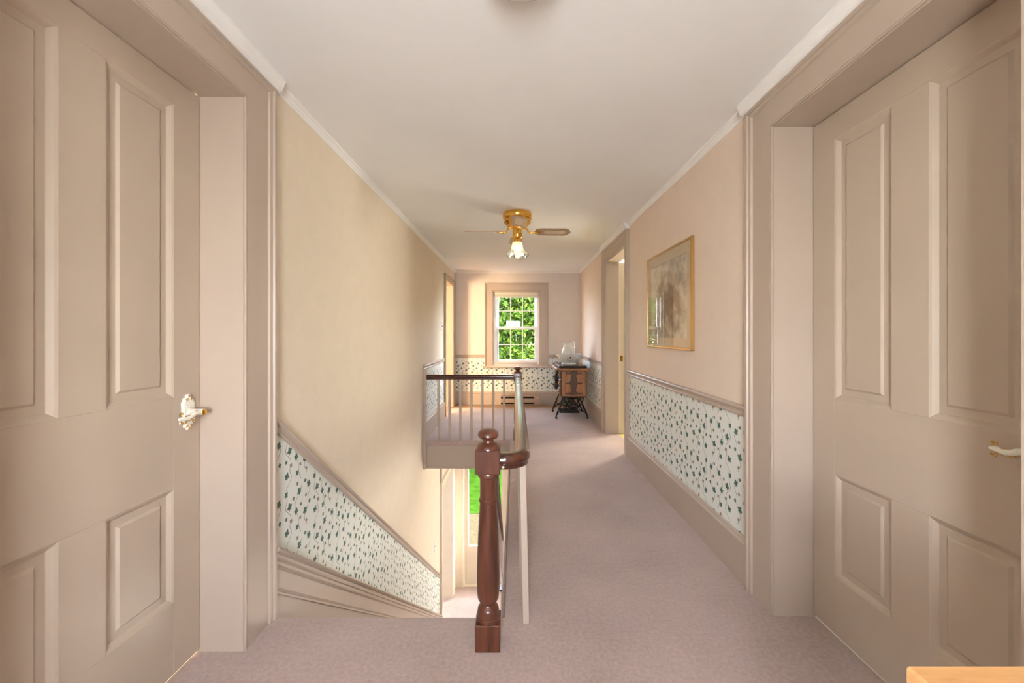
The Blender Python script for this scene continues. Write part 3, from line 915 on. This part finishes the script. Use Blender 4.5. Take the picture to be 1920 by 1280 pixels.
# ------------------------------------------------------------------ balustrade
bal = thing(empty('stair_balustrade', (-0.109, 1.64, 0)), 'dark wooden banister with turned newels and thin taupe balusters around the stairwell', 'banister')
def block_turn(name, x, y, z0, z1, hw, material, parent):
    return box(name, (x - hw, x + hw, y - hw, y + hw, z0, z1), material, parent, 0.003)
def newel(x, y):
    n = empty('newel_post', (x, y, 0)); n.parent = bal; n.location = Vector((x, y, 0)) - bal.location
    block_turn('base_block', x, y, 0, 0.105, 0.0495, 'newel_wood', n)
    prof = [(0.047, 0.103), (0.0495, 0.11), (0.0485, 0.118), (0.044, 0.122), (0.0445, 0.132), (0.0425, 0.138), (0.0425, 0.147), (0.038, 0.156), (0.030, 0.163), (0.028, 0.168),
            (0.036, 0.178), (0.0425, 0.19), (0.0455, 0.22), (0.0462, 0.27), (0.0452, 0.34), (0.0425, 0.42), (0.0385, 0.50), (0.0345, 0.565), (0.0338, 0.574), (0.0375, 0.578), (0.0375, 0.586),
            (0.0338, 0.59), (0.0338, 0.665), (0.036, 0.676), (0.043, 0.681), (0.0435, 0.692), (0.04, 0.70)]
    lathe('turned_shaft', prof, (x, y, 0), 'newel_wood', n, 32)
    block_turn('rail_block', x, y, 0.699, 0.793, 0.0495, 'newel_wood', n)
    cap = [(0.048, 0.792), (0.047, 0.798), (0.042, 0.806), (0.033, 0.811), (0.029, 0.812), (0.022, 0.816), (0.0205, 0.824), (0.024, 0.829), (0.036, 0.833), (0.0425, 0.843), (0.041, 0.854), (0.032, 0.863), (0.016, 0.868), (0, 0.869)]
    lathe('cap', cap, (x, y, 0), 'newel_wood', n, 32)
    return n
newel(-0.109, 1.64)
newel(0.03, 4.83)
RAIL = [(0.020, -0.03), (0.026, -0.026), (0.026, -0.012), (0.033, -0.004), (0.034, 0.006), (0.031, 0.018), (0.022, 0.027), (0.010, 0.0305)]
RAIL = RAIL + [(-a, b_) for a, b_ in RAIL[::-1]]
def sweep_rail(name, pts, parent, vertical=False):
    pts = [Vector(p) for p in pts]
    m_ = len(pts); n = len(RAIL); vs = []; fs = []
    for i, p in enumerate(pts):
        dv = (pts[min(i + 1, m_ - 1)] - pts[max(i - 1, 0)]).normalized()
        sd = dv.cross(Vector((0, 0, 1))).normalized()
        up = sd.cross(dv).normalized()
        vs += [p + sd * a + up * b_ for a, b_ in RAIL]
    for i in range(m_ - 1):
        for k in range(n):
            q = (k + 1) % n
            fs.append((i * n + k, i * n + q, (i + 1) * n + q, (i + 1) * n + k))
    fs += [tuple(range(n)), tuple(range((m_ - 1) * n, m_ * n))]
    return mesh(name, vs, fs, 'rail_wood', parent, 40)
ZR = 0.744
arc = [(-0.06, 1.628, ZR)] + [(-0.045 + 0.075 * math.sin(a), 1.703 - 0.075 * math.cos(a), ZR) for a in [PI / 2 * k / 8 for k in range(9)]]
rail = sweep_rail('handrail', arc + [(0.03, 1.9, ZR), (0.03, 4.785, ZR)], bal)
for dz in (0.014, -0.003, -0.017):
    V, F = lathe_data([(0.0, 0.003), (0.0042, 0.002), (0.0045, 0)], (0, 0, 0), 10)
    V = [(-0.044 + a * 1.2 + dz * 0.2, 1.628 - 0.0295 - c_, ZR + dz + b_) for a, b_, c_ in V]
    mesh('screw_plug', V, F, 'filler', rail)
sweep_rail('handrail', [(XL + 0.03, 4.83, ZR), (-0.019, 4.83, ZR)], bal)
sweep_rail('handrail', [(-0.105, 1.69, 0.70), (-0.112, 2.6, 0.70 - SL * 0.91), (-0.15, YS1 - 0.08, 0.70 - SL * (YS1 - 0.08 - 1.69))], bal)
# balusters
bm = boxbm([(-0.014, 0.014, -0.014, 0.014, 0, 0.716)], 0.002)
bme = bpy.data.meshes.new('baluster'); bm.to_mesh(bme); bm.free(); bme.materials.append(MATS['paint_trim'])
for i in range(7):
    o = bpy.data.objects.new('baluster', bme); COL.objects.link(o); o.parent = bal
    o.location = Vector((-0.913 + 0.1302 * i, 4.83, 0)) - bal.location
for i in range(23):
    o = bpy.data.objects.new('baluster', bme); COL.objects.link(o); o.parent = bal
    lean = 0.016 - 0.012 * min(1, i / 3)
    o.location = Vector((0.030 + lean, 1.765 + 0.1302 * i, 0)) - bal.location
    o.rotation_euler = (0, -lean / 0.716, 0.12 if i == 0 else 0)
# lower newel of the stairs
ln = empty('lower_newel', (-0.165, YS1 - 0.03, ZL)); ln.parent = bal; ln.location = Vector((-0.165, YS1 - 0.03, ZL)) - bal.location
ztop = 0.70 - SL * (YS1 - 1.72) + 0.06
box('post', (-0.21, -0.12, YS1 - 0.075, YS1 + 0.015, ZL, ztop), 'paint_cream', ln, 0.006)
box('cap', (-0.222, -0.108, YS1 - 0.087, YS1 + 0.027, ztop, ztop + 0.03), 'rail_wood', ln, 0.008)

# ------------------------------------------------------------------ ceiling fan
FX, FY = 0.020, 3.78
fan = thing(empty('ceiling_fan', (FX, FY, ZC)), 'brass hugger ceiling fan with four pale blades and a ruffled glass light', 'ceiling fan')
lathe('canopy', [(0.128, ZC), (0.134, ZC - 0.004), (0.134, ZC - 0.016), (0.137, ZC - 0.02), (0.137, ZC - 0.034), (0.134, ZC - 0.038), (0.134, ZC - 0.055), (0.128, ZC - 0.06)], (FX, FY, 0), 'brass', fan, 40)
lathe('motor_housing', [(0.126, ZC - 0.058), (0.127, ZC - 0.085), (0.118, ZC - 0.10), (0.078, ZC - 0.137), (0.055, ZC - 0.143)], (FX, FY, 0), 'brass', fan, 12, 20)
lathe('switch_housing', [(0.05, ZC - 0.142), (0.050, ZC - 0.150), (0.044, ZC - 0.155), (0.046, ZC - 0.165), (0.046, ZC - 0.225), (0.04, ZC - 0.235), (0.028, ZC - 0.24)], (FX, FY, 0), 'brass', fan, 28)
lathe('light_fitter', [(0.03, ZC - 0.238), (0.036, ZC - 0.245), (0.036, ZC - 0.262), (0.05, ZC - 0.270), (0.05, ZC - 0.275)], (FX, FY, 0), 'brass', fan, 28)
# ruffled tulip shade
vs, fs = [], []
NP, NRi = 48, 12
for j in range(NRi):
    t = j / (NRi - 1)
    rad = 0.046 + 0.012 * math.sin(t * PI * 0.9) + 0.052 * max(0, t - 0.55) ** 1.3 / 0.45 ** 1.3
    for i in range(NP):
        a = 2 * PI * i / NP
        w = max(0, t - 0.5) * 2
        rr = rad * (1 + 0.10 * w * math.cos(6 * a))
        z = ZC - 0.272 - 0.125 * t + 0.014 * w * math.cos(6 * a) - 0.0 * w
        vs.append((FX + rr * math.cos(a), FY + rr * math.sin(a), z))
for j in range(NRi - 1):
    for i in range(NP):
        k = (i + 1) % NP
        fs.append((j * NP + i, j * NP + k, (j + 1) * NP + k, (j + 1) * NP + i))
sh = mesh('glass_shade', vs, fs, 'frosted_glass', fan, 60)
md = sh.modifiers.new('thickness', 'SOLIDIFY'); md.thickness = 0.003
fl = light('fan_fill', 'POINT', (FX, FY, ZC - 0.33), (0, 0, 0), 2.5, (1, 0.93, 0.84)); fl.data.shadow_soft_size = 0.025  # fill light added inside the shade to brighten the far end
for dx, dy, zl in ((-0.028, -0.046, ZC - 0.42), (0.062, -0.02, ZC - 0.405)):
    c0 = Vector((FX + dx * 0.6, FY + dy, ZC - 0.235)); c1 = Vector((FX + dx * 1.0, FY + dy * 1.9 - 0.03, zl))
    ch = tube('pull_chain', [c0, (c0 + c1) / 2 + Vector((0, -0.01, 0)), c1], 0.0014, 'chrome_chain', fan, 6)
    lathe('pull_ball', [(0, -0.011), (0.007, -0.008), (0.0105, 0), (0.007, 0.008), (0.002, 0.012), (0, 0.012)], tuple(c1), 'chrome_chain', ch, 16)
# blades: local +x outwards, pitched
def blade_mesh():
    out = [(0.17, -0.040), (0.19, -0.056), (0.23, -0.064), (0.44, -0.066), (0.47, -0.055), (0.485, -0.03), (0.50, 0.0), (0.485, 0.03), (0.47, 0.055), (0.44, 0.066), (0.23, 0.064), (0.19, 0.056), (0.17, 0.040)]
    n = len(out)
    V = [(x, y, 0.003) for x, y in out] + [(x, y, -0.003) for x, y in out]
    F = [tuple(range(n)), tuple(range(n, 2 * n))] + [(i, (i + 1) % n, n + (i + 1) % n, n + i) for i in range(n)]
    return V, F
ZB = 2.208
for k in range(4):
    ang = k * PI / 2 + math.radians(2)
    M = Matrix.Translation((FX, FY, ZB)) @ Matrix.Rotation(ang, 4, 'Z') @ Matrix.Rotation(math.radians(-13), 4, 'X')
    V, F = blade_mesh()
    bl = mesh('blade', [M @ Vector(v) for v in V], F, 'blade_white', fan)
    ci = [(0.27, -0.032), (0.43, -0.032), (0.45, -0.012), (0.45, 0.012), (0.43, 0.032), (0.27, 0.032), (0.25, 0.012), (0.25, -0.012)]
    V = [(x, y, -0.0042) for x, y in ci] + [(x, y, -0.003) for x, y in ci]
    F = [tuple(range(8)), tuple(range(8, 16))] + [(i, (i + 1) % 8, 8 + (i + 1) % 8, 8 + i) for i in range(8)]
    mesh('cane_insert', [M @ Vector(v) for v in V], F, 'blade_cane', bl)
    M2 = Matrix.Translation((FX, FY, ZB)) @ Matrix.Rotation(ang, 4, 'Z')
    pts = [M2 @ Vector(q) for q in ((0.055, 0, 0.034), (0.085, 0, 0.028), (0.105, 0, 0.0), (0.13, 0, -0.012), (0.17, 0, -0.006))]
    tube('blade_iron', pts, [0.008, 0.009, 0.008, 0.009, 0.010], 'brass', fan, 8)
    V, F = lathe_data([(0, -0.010), (0.014, -0.010), (0.03, -0.006), (0.03, -0.003), (0, -0.003)], (0.185, 0, 0), 16)
    mesh('blade_bracket', [M @ Vector((v[0], v[1] * 1.1, v[2])) for v in V], F, 'brass', fan)

# ------------------------------------------------------------------ ceiling dome lamp near the camera
cl = thing(empty('ceiling_light', (0.024, 1.19, ZC)), 'round white flush ceiling light above the top of the picture', 'ceiling light')
lathe('rim', [(0.155, ZC), (0.160, ZC - 0.008), (0.160, ZC - 0.020), (0.150, ZC - 0.026), (0.140, ZC - 0.024)], (0.024, 1.19, 0), 'vinyl_white', cl, 40)
lathe('dome', [(0.141, ZC - 0.022), (0.132, ZC - 0.045), (0.10, ZC - 0.075), (0.05, ZC - 0.09), (0, ZC - 0.093)], (0.024, 1.19, 0), 'china', cl, 40)

# ------------------------------------------------------------------ framed picture on the right wall
pic = thing(empty('framed_picture', (XR, 3.06, 1.145)), 'large gold-framed sepia print under glass on the right wall', 'picture')
py0, py1, pz0, pz1, px = 2.62, 3.50, 1.145, 1.89, XR - 0.024
fwid = 0.016
for nm, bx in (('frame_side', (px, XR - 0.001, py0, py0 + fwid, pz0, pz1)), ('frame_side', (px, XR - 0.001, py1 - fwid, py1, pz0, pz1)),
               ('frame_rail', (px, XR - 0.001, py0 + fwid, py1 - fwid, pz0, pz0 + fwid)), ('frame_rail', (px, XR - 0.001, py0 + fwid, py1 - fwid, pz1 - fwid, pz1))):
    box(nm, bx, 'gold_frame', pic, 0.002)
iy0, iy1, iz0, iz1 = 2.70, 3.425, 1.225, 1.80
boxes('mat_board', [(px + 0.008, px + 0.011, py0 + fwid, iy0, pz0 + fwid, pz1 - fwid), (px + 0.008, px + 0.011, iy1, py1 - fwid, pz0 + fwid, pz1 - fwid),
                    (px + 0.008, px + 0.011, iy0, iy1, pz0 + fwid, iz0), (px + 0.008, px + 0.011, iy0, iy1, iz1, pz1 - fwid)], 'mat_board', pic)
box('print', (px + 0.014, px + 0.018, py0 + fwid, py1 - fwid, pz0 + fwid, pz1 - fwid), 'sepia_print', pic)
mesh('glass_pane', [(px + 0.005, py0 + fwid, pz0 + fwid), (px + 0.005, py1 - fwid, pz0 + fwid), (px + 0.005, py1 - fwid, pz1 - fwid), (px + 0.005, py0 + fwid, pz1 - fwid)], [(0, 1, 2, 3)], 'picture_glass', pic)

# ------------------------------------------------------------------ treadle sewing machine
SX, SYN, SYF = 0.84, 5.99, 6.57
sm = thing(empty('sewing_machine', (SX, 6.3, 0)), 'antique treadle sewing machine cabinet with black iron legs in the far corner', 'sewing machine')
box('table_top', (0.605, 1.10, 5.93, 6.84, 0.724, 0.752), 'oak', sm, 0.006)
box('lid', (0.645, 1.06, 5.975, 6.80, 0.752, 0.79), 'dark_lacquer', sm, 0.012)
cab = box('drawer_case', (0.675, 1.055, 5.975, 6.16, 0.325, 0.724), 'oak', sm, 0.004)
yF = 5.975
for bx in ((0.675, 1.055, 0.325, 0.343), (0.675, 1.055, 0.706, 0.724), (0.675, 0.69, 0.343, 0.706), (1.04, 1.055, 0.343, 0.706)):
    box('edge_moulding', (bx[0], bx[1], yF - 0.008, yF, bx[2], bx[3]), 'oak_dark', cab, 0.003)
# carved ornament on the end panel: three stacked plaques joined by tapered stems
def plaque(z, w, h):
    out = []
    for k in range(24):
        a = 2 * PI * k / 24
        r = 1 + 0.16 * math.cos(4 * a) - 0.1 * math.cos(8 * a)
        out.append((0.865 + w * r * math.copysign(abs(math.cos(a)) ** 1.1, math.cos(a)), z + h * r * math.sin(a)))
    n = len(out)
    V = [(x, yF, zz) for x, zz in out] + [(0.865 + (x - 0.865) * 0.85, yF - 0.009, z + (zz - z) * 0.8) for x, zz in out]
    F = [(i, (i + 1) % n, n + (i + 1) % n, n + i) for i in range(n)] + [tuple(range(n)), tuple(range(n, 2 * n))]
    mesh('carved_plaque', V, F, 'oak_dark', cab)
plaque(0.676, 0.112, 0.026); plaque(0.53, 0.115, 0.025); plaque(0.38, 0.118, 0.026)
for za, zb, wa, wb in ((0.545, 0.665, 0.055, 0.024), (0.395, 0.512, 0.022, 0.05)):
    V = [(0.865 - wa, yF, za), (0.865 + wa, yF, za), (0.865 + wb, yF, zb), (0.865 - wb, yF, zb)]
    V += [(0.865 + (x - 0.865) * 0.8, yF - 0.007, z) for x, y, z in V]
    mesh('carved_stem', V, [(0, 1, 2, 3), (4, 5, 6, 7), (0, 1, 5, 4), (1, 2, 6, 5), (2, 3, 7, 6), (3, 0, 4, 7)], 'oak_dark', cab)
for k in range(3):                       # drawers face the left
    za = 0.342 + k * 0.125
    dr = box('drawer', (0.659, 0.675, 5.99, 6.145, za, za + 0.113), 'oak_dark', sm, 0.004)
    lathe('drawer_pull', [(0, -0.012), (0.009, -0.008), (0.012, 0), (0.009, 0.008), (0, 0.012)], (0.650, 6.068, za + 0.057), 'brass', dr, 12)
for k in range(2):
    za = 0.40 + k * 0.125
    dr = box('drawer', (0.612, 0.66, 6.28, 6.56, za, za + 0.118), 'dark_lacquer', sm, 0.012)
    lathe('drawer_pull', [(0, -0.012), (0.009, -0.008), (0.012, 0), (0.009, 0.008), (0, 0.012)], (0.604, 6.42, za + 0.06), 'black_iron', dr, 12)
box('drawer_case', (0.66, 1.05, 6.58, 6.78, 0.40, 0.724), 'oak_dark', sm, 0.004)
def leg_frame(y):
    L = []
    for g in (-1, 1):
        leg = spline([(SX + g * 0.232, y, 0.025), (SX + g * 0.226, y, 0.06), (SX + g * 0.185, y, 0.16), (SX + g * 0.135, y, 0.27), (SX + g * 0.10, y, 0.34), (SX + g * 0.12, y, 0.5), (SX + g * 0.16, y, 0.70), (SX + g * 0.17, y, 0.724)])
        L.append((leg, 0.011, 8, False))
        L.append((spline([(SX + g * 0.228, y, 0.05), (SX + g * 0.19, y, 0.10), (SX + g * 0.13, y, 0.125), (SX + g * 0.07, y, 0.105), (SX, y, 0.09)]), 0.008, 6, False))
        L.append((spline([(SX + g * 0.16, y, 0.20), (SX + g * 0.17, y, 0.15), (SX + g * 0.13, y, 0.128)]), 0.006, 6, False))
        L.append((spline([(SX + g * 0.10, y, 0.34), (SX + g * 0.03, y, 0.30), (SX - g * 0.05, y, 0.33), (SX - g * 0.10, y, 0.40)]), 0.008, 6, False))
        L.append((spline([(SX + g * 0.125, y, 0.29), (SX + g * 0.085, y, 0.25), (SX + g * 0.09, y, 0.18), (SX + g * 0.12, y, 0.13)]), 0.006, 6, False))
        L.append(([(SX + g * 0.232, y - 0.022, 0.018), (SX + g * 0.232, y + 0.022, 0.018)], 0.017, 8, False))
    for r_, rr in ((0.088, 0.007), (0.05, 0.005), (0.02, 0.006)):
        L.append(([(SX + 0.005 + r_ * math.cos(a), y, 0.178 + r_ * math.sin(a)) for a in [2 * PI * k / 20 for k in range(20)]], rr, 6, True))
    for k in range(8):
        a = 2 * PI * k / 8
        L.append(([(SX + 0.005 + q * math.cos(a + (q - 0.02) * 8), y, 0.178 + q * math.sin(a + (q - 0.02) * 8)) for q in (0.018, 0.035, 0.052, 0.07, 0.088)], 0.0045, 5, False))
    return tubes('leg_frame', L, 'black_iron', sm)
leg_frame(SYN + 0.03); leg_frame(SYF)
L = [([(SX + 0.09 + 0.155 * math.cos(a), 6.46, 0.24 + 0.155 * math.sin(a)) for a in [2 * PI * k / 28 for k in range(28)]], 0.010, 8, True)]
for k in range(5):
    a = 2 * PI * k / 5
    L.append(([(SX + 0.09, 6.46, 0.24), (SX + 0.09 + 0.155 * math.cos(a), 6.46, 0.24 + 0.155 * math.sin(a))], 0.006, 6, False))
tubes('flywheel', L, 'black_iron', sm)
L = [([(SX - 0.16 + 0.04 * k, 6.08, 0.085), (SX - 0.16 + 0.04 * k, 6.36, 0.075)], 0.006, 6, False) for k in range(8)]
L += [([(SX - 0.17, yy, 0.083), (SX + 0.13, yy, 0.083)], 0.009, 6, False) for yy in (6.08, 6.17, 6.27, 6.36)]
tubes('treadle', L, 'black_iron', sm)
tubes('cross_brace', [([(SX - 0.14, SYN + 0.03, 0.13), (SX + 0.14, SYF, 0.38)], 0.008, 6, False), ([(SX + 0.14, SYN + 0.03, 0.38), (SX + 0.05, SYF, 0.13)], 0.008, 6, False), ([(SX, SYN + 0.03, 0.09), (SX, SYF, 0.09)], 0.009, 6, False)], 'black_iron', sm)

# wash bowl and pitcher
BX, BY, BZ = 0.842, 6.36, 0.791
def scalloped(name, prof, c, material, parent=None, amp=0.03, start=0.6, n=64, k=10):
    vs, fs = lathe_data(prof, (0, 0, 0), n)
    zmax = max(z for r, z in prof)
    vs = [Vector((x * (1 + amp * max(0, z / zmax - start) / (1 - start) * math.cos(k * math.atan2(y, x))), y * (1 + amp * max(0, z / zmax - start) / (1 - start) * math.cos(k * math.atan2(y, x))), z)) for x, y, z in vs]
    o = mesh(name, vs, fs, material, parent, 50)
    o.location = c
    return o
bowl = scalloped('wash_bowl', [(0.0, 0), (0.115, 0), (0.118, 0.006), (0.108, 0.018), (0.112, 0.026), (0.15, 0.055), (0.178, 0.09), (0.192, 0.125), (0.210, 0.152), (0.211, 0.157), (0.202, 0.156), (0.184, 0.128), (0.168, 0.09), (0.13, 0.05), (0, 0.035)], (BX, BY, BZ), 'china_flowers')
thing(bowl, 'wide white china wash bowl with red flowers on the sewing machine', 'bowl')
pit = thing(empty('water_pitcher', (BX - 0.005, BY, BZ + 0.037)), 'white china pitcher with a wavy lip standing inside the wash bowl', 'pitcher')
prof = [(0.0, 0), (0.055, 0), (0.058, 0.008), (0.055, 0.02), (0.075, 0.05), (0.096, 0.10), (0.102, 0.15), (0.096, 0.195), (0.078, 0.235), (0.068, 0.265), (0.074, 0.29), (0.088, 0.312), (0.085, 0.314), (0.066, 0.285), (0.06, 0.262), (0.07, 0.235), (0.09, 0.19), (0.094, 0.15), (0.088, 0.1), (0.066, 0.05), (0, 0.03)]
vs, fs = lathe_data(prof, (0, 0, 0), 40)
V = []
for x, y, z in vs:
    w = max(0, (z - 0.25) / 0.06)
    a = math.atan2(y, x)
    sp = math.exp(-((abs(a) - PI) / 0.55) ** 2)
    hn = math.exp(-(a / 0.5) ** 2)
    V.append(Vector((1.06 * (x - 0.03 * w * sp - 0.01 * w), 1.06 * y * (1 - 0.1 * w), 0.93 * (z + w * (0.036 * sp + 0.034 * hn)))))
body = mesh('pitcher_body', V, fs, 'china_flowers', None, 50)
body.parent = pit; body.location = (0, 0, 0)
hp = [v + pit.location for v in (Vector((0.07, 0.02, 0.30)), Vector((0.10, 0.07, 0.31)), Vector((0.115, 0.10, 0.28)), Vector((0.11, 0.10, 0.2)), Vector((0.085, 0.05, 0.13)))]
tube('pitcher_handle', spline(hp), 0.010, 'china', pit, 10)

# ------------------------------------------------------------------ heater, outlets, switches
ht = thing(empty('baseboard_heater', (0.1, YB, 0)), 'long beige electric baseboard heater under the end window', 'heater')
hx0, hx1, hy = -0.26, 0.455, YB - 0.03
box('body', (hx0, hx1, hy - 0.035, hy, 0.0, 0.172), 'heater_metal', ht, 0.003)
box('front_cover', (hx0, hx1 - 0.12, hy - 0.065, hy - 0.052, 0.045, 0.118), 'heater_metal', ht, 0.004)
box('hood', (hx0, hx1, hy - 0.06, hy, 0.150, 0.172), 'heater_metal', ht, 0.004)
box('air_slot', (hx0 + 0.005, hx1 - 0.125, hy - 0.045, hy - 0.036, 0.118, 0.149), 'black', ht)
box('air_slot', (hx0 + 0.005, hx1 - 0.125, hy - 0.045, hy - 0.036, 0.018, 0.044), 'black', ht)
box('end_box', (hx1 - 0.12, hx1, hy - 0.066, hy - 0.035, 0.0, 0.150), 'heater_metal', ht, 0.004)
lathe('thermostat_knob', [(0, 0), (0.012, 0), (0.012, 0.01), (0, 0.012)], (hx1 - 0.06, hy - 0.07, 0.125), 'paint_cream', ht, 14)

def plate(name, side, y, z, h, label, cat):
    s = -1 if side == 'R' else 1
    xw = XR if side == 'R' else XL
    r = thing(empty(name, (xw, y, z)), label, cat)
    a, c = sorted((xw, xw + s * 0.006))
    box('cover_plate', (a, c, y - 0.036, y + 0.036, z - h / 2, z + h / 2), 'plug_plastic', r, 0.002)
    a, c = sorted((xw + s * 0.006, xw + s * 0.012))
    if cat == 'outlet':
        for k in (-1, 1):
            box('socket', (a, c - 0.003 if s < 0 else c, y - 0.016, y + 0.016, z + k * 0.024 - 0.013, z + k * 0.024 + 0.013), 'plug_plastic', r, 0.001)
    else:
        box('toggle', (a, c + 0.006, y - 0.005, y + 0.005, z - 0.01, z + 0.012), 'plug_plastic', r, 0.001)
plate('wall_outlet', 'R', 6.08, 0.36, 0.12, 'white electrical outlet on the ivy dado beside the sewing machine', 'outlet')
plate('light_switch', 'L', 5.98, 1.37, 0.12, 'cream light switch on the left wall by the far doorway', 'switch')
plate('light_switch', 'L', 5.46, -1.60, 0.12, 'white light switch on the stair wall of the lower floor', 'switch')

# ------------------------------------------------------------------ wooden table corner at the lower right
tb = thing(empty('side_table', (0.86, 0.36, 0)), 'honey-coloured wooden tabletop corner at the lower right edge', 'table')
box('table_top', (0.59, 1.12, 0.08, 0.615, 0.722, 0.75), 'honey_wood', tb, 0.004)
box('apron', (0.63, 1.09, 0.55, 0.57, 0.62, 0.722), 'honey_wood', tb, 0.002)
box('apron', (0.63, 0.65, 0.13, 0.55, 0.62, 0.722), 'honey_wood', tb, 0.002)
box('apron', (1.07, 1.09, 0.13, 0.55, 0.62, 0.722), 'honey_wood', tb, 0.002)
for lx in (0.625, 1.055):
    for ly in (0.12, 0.535):
        V = []
        for z, hw in ((0, 0.014), (0.722, 0.022)):
            V += [(lx + 0.02 - hw, ly + 0.02 - hw, z), (lx + 0.02 + hw, ly + 0.02 - hw, z), (lx + 0.02 + hw, ly + 0.02 + hw, z), (lx + 0.02 - hw, ly + 0.02 + hw, z)]
        mesh('leg', V, [(0, 1, 2, 3), (4, 5, 6, 7), (0, 1, 5, 4), (1, 2, 6, 5), (2, 3, 7, 6), (3, 0, 4, 7)], 'honey_wood', tb)

# ------------------------------------------------------------------ bathroom glimpsed through the open doorway
wall('wall_bathroom', 'y', 6.9, 7.0, XR + 0.14, 3.15, 0, ZC, [], 'paper_end', 'papered bathroom wall')
van = thing(empty('vanity_cabinet', (1.72, 6.7, 0)), 'cream bathroom vanity cabinet just visible through the right doorway', 'cabinet')
box('cabinet_body', (1.50, 2.2, 6.42, 6.88, 0.09, 0.78), 'paint_cream', van, 0.004)
box('toe_kick', (1.50, 2.2, 6.47, 6.88, 0.0, 0.09), 'black', van)
box('counter', (1.47, 2.23, 6.39, 6.89, 0.78, 0.82), 'oak', van, 0.005)
for k in range(2):
    dd = box('cabinet_door', (1.52 + 0.345 * k, 1.845 + 0.335 * k, 6.402, 6.42, 0.12, 0.75), 'paint_cream', van, 0.004)
    lathe('knob', [(0, -0.012), (0.012, -0.006), (0.012, 0.006), (0, 0.012)], (1.82 + 0.07 * k, 6.394, 0.6), 'brass', dd, 12)
sh = thing(empty('wall_shelf', (1.8, 6.85, 1.5)), 'wooden bathroom wall shelf seen in the gap of the right doorway', 'shelf')
box('shelf_board', (1.48, 2.1, 6.74, 6.89, 1.60, 1.62), 'oak', sh, 0.002)
box('shelf_board', (1.48, 2.1, 6.74, 6.89, 1.80, 1.82), 'oak', sh, 0.002)
box('side_panel', (2.08, 2.1, 6.74, 6.89, 1.55, 1.88), 'oak', sh, 0.002)
tw = thing(empty('bath_towel', (1.65, 6.86, 1.1)), 'terracotta towel hanging below the bathroom shelf', 'towel')
V, F = [], []
for j in range(6):
    for i in range(13):
        V.append((1.5 + 0.03 * i, 6.845 + 0.012 * math.sin(i * 1.4) * (1 + j * 0.15), 1.46 - 0.07 * j))
for j in range(5):
    for i in range(12):
        F.append((j * 13 + i, j * 13 + i + 1, j * 13 + 14 + i, j * 13 + 13 + i))
o = mesh('towel_cloth', V, F, 'terracotta_towel', tw, 60)
md = o.modifiers.new('thickness', 'SOLIDIFY'); md.thickness = 0.008
tube('towel_bar', [(1.47, 6.85, 1.465), (1.92, 6.85, 1.465)], 0.008, 'brass', tw, 10)

# ------------------------------------------------------------------ outdoors
struct(box('ground', (-40, 40, 10.9, 80, -3.7, -3.55), 'grass_green'), 'lawn behind the house')
struct(box('path', (-40, 40, YB + 0.16, 10.9, -3.7, -3.56), 'gravel'), 'pale gravel path outside the front door')
struct(box('ground_rear', (-40, 40, -60, YF - 0.16, -3.7, -3.55), 'grass_green'), 'lawn on the other side of the house')
def crown(name, c, rad, n, size, parent):
    d_ = rng.normal(size=(n, 3)); d_ /= np.linalg.norm(d_, axis=1)[:, None]
    blobs = rng.normal(size=(26, 3)); blobs /= np.linalg.norm(blobs, axis=1)[:, None]
    blobs = blobs * (0.45 + 0.4 * rng.random((26, 1)))
    which = rng.integers(0, 26, n)
    pos = blobs[which] + d_ * (0.38 * rng.random((n, 1)) ** 0.35)
    pos = pos * np.array(rad) + np.array(c)
    nrm = d_ * 0.7 + rng.normal(size=(n, 3)) * 0.55 + np.array([0, 0, 0.35])
    nrm /= np.linalg.norm(nrm, axis=1)[:, None]
    t1 = np.cross(nrm, rng.normal(size=(n, 3))); t1 /= np.linalg.norm(t1, axis=1)[:, None]
    t2 = np.cross(nrm, t1)
    s = size * (0.6 + 0.8 * rng.random((n, 1)))
    P = np.stack([pos - t1 * s, pos - t2 * s * 0.5 - nrm * s * 0.12, pos + t1 * s, pos + t2 * s * 0.5 - nrm * s * 0.12], axis=1).reshape(-1, 3)
    me = bpy.data.meshes.new(name)
    me.vertices.add(4 * n); me.vertices.foreach_set('co', P.ravel())
    idx = np.arange(4 * n).reshape(n, 4)
    me.loops.add(4 * n); me.loops.foreach_set('vertex_index', idx.ravel())
    me.polygons.add(n); me.polygons.foreach_set('loop_start', idx[:, 0]); me.polygons.foreach_set('loop_total', np.full(n, 4))
    me.update(calc_edges=True); me.validate()
    return link(name, me, 'leaf_green', parent)
def tree(x, y, h, rad, n, size, label):
    r = thing(empty('leafy_tree', (x, y, -3.55)), label, 'tree', 'trees outside the end window')
    zc = -3.55 + h
    tr = spline([(x, y, -3.55), (x + 0.1, y, -2), (x - 0.05, y + 0.1, zc - rad[2] * 0.4), (x + 0.1, y, zc)])
    tube('trunk', tr, [0.24 - 0.17 * i / (len(tr) - 1) for i in range(len(tr))], 'bark', r, 10)
    for k in range(5):
        a = k * 1.3
        q = Vector((x, y, zc - rad[2] * 0.5))
        e = q + Vector((math.cos(a) * rad[0] * 0.6, math.sin(a) * rad[1] * 0.6, rad[2] * (0.3 + 0.15 * k)))
        tube('branch', [q, (q + e) / 2 + Vector((0, 0, 0.2)), e], [0.05, 0.035, 0.012], 'bark', r, 7)
    crown('crown', (x, y, zc), rad, n, size, r)
tree(0.4, 16.5, 4.4, (3.6, 2.6, 3.2), 42000, 0.085, 'broad sunlit green tree filling the end window')
tree(-6.2, 21.5, 5.2, (3.4, 3, 4.0), 11000, 0.15, 'tall green tree behind and left of the broad one')
tree(6.8, 21.5, 5.0, (3.4, 3, 4.0), 11000, 0.15, 'tall green tree behind and right of the broad one')
tree(0.3, 29.0, 5.6, (6.0, 3, 5.0), 15000, 0.2, 'large green tree farthest from the end window')
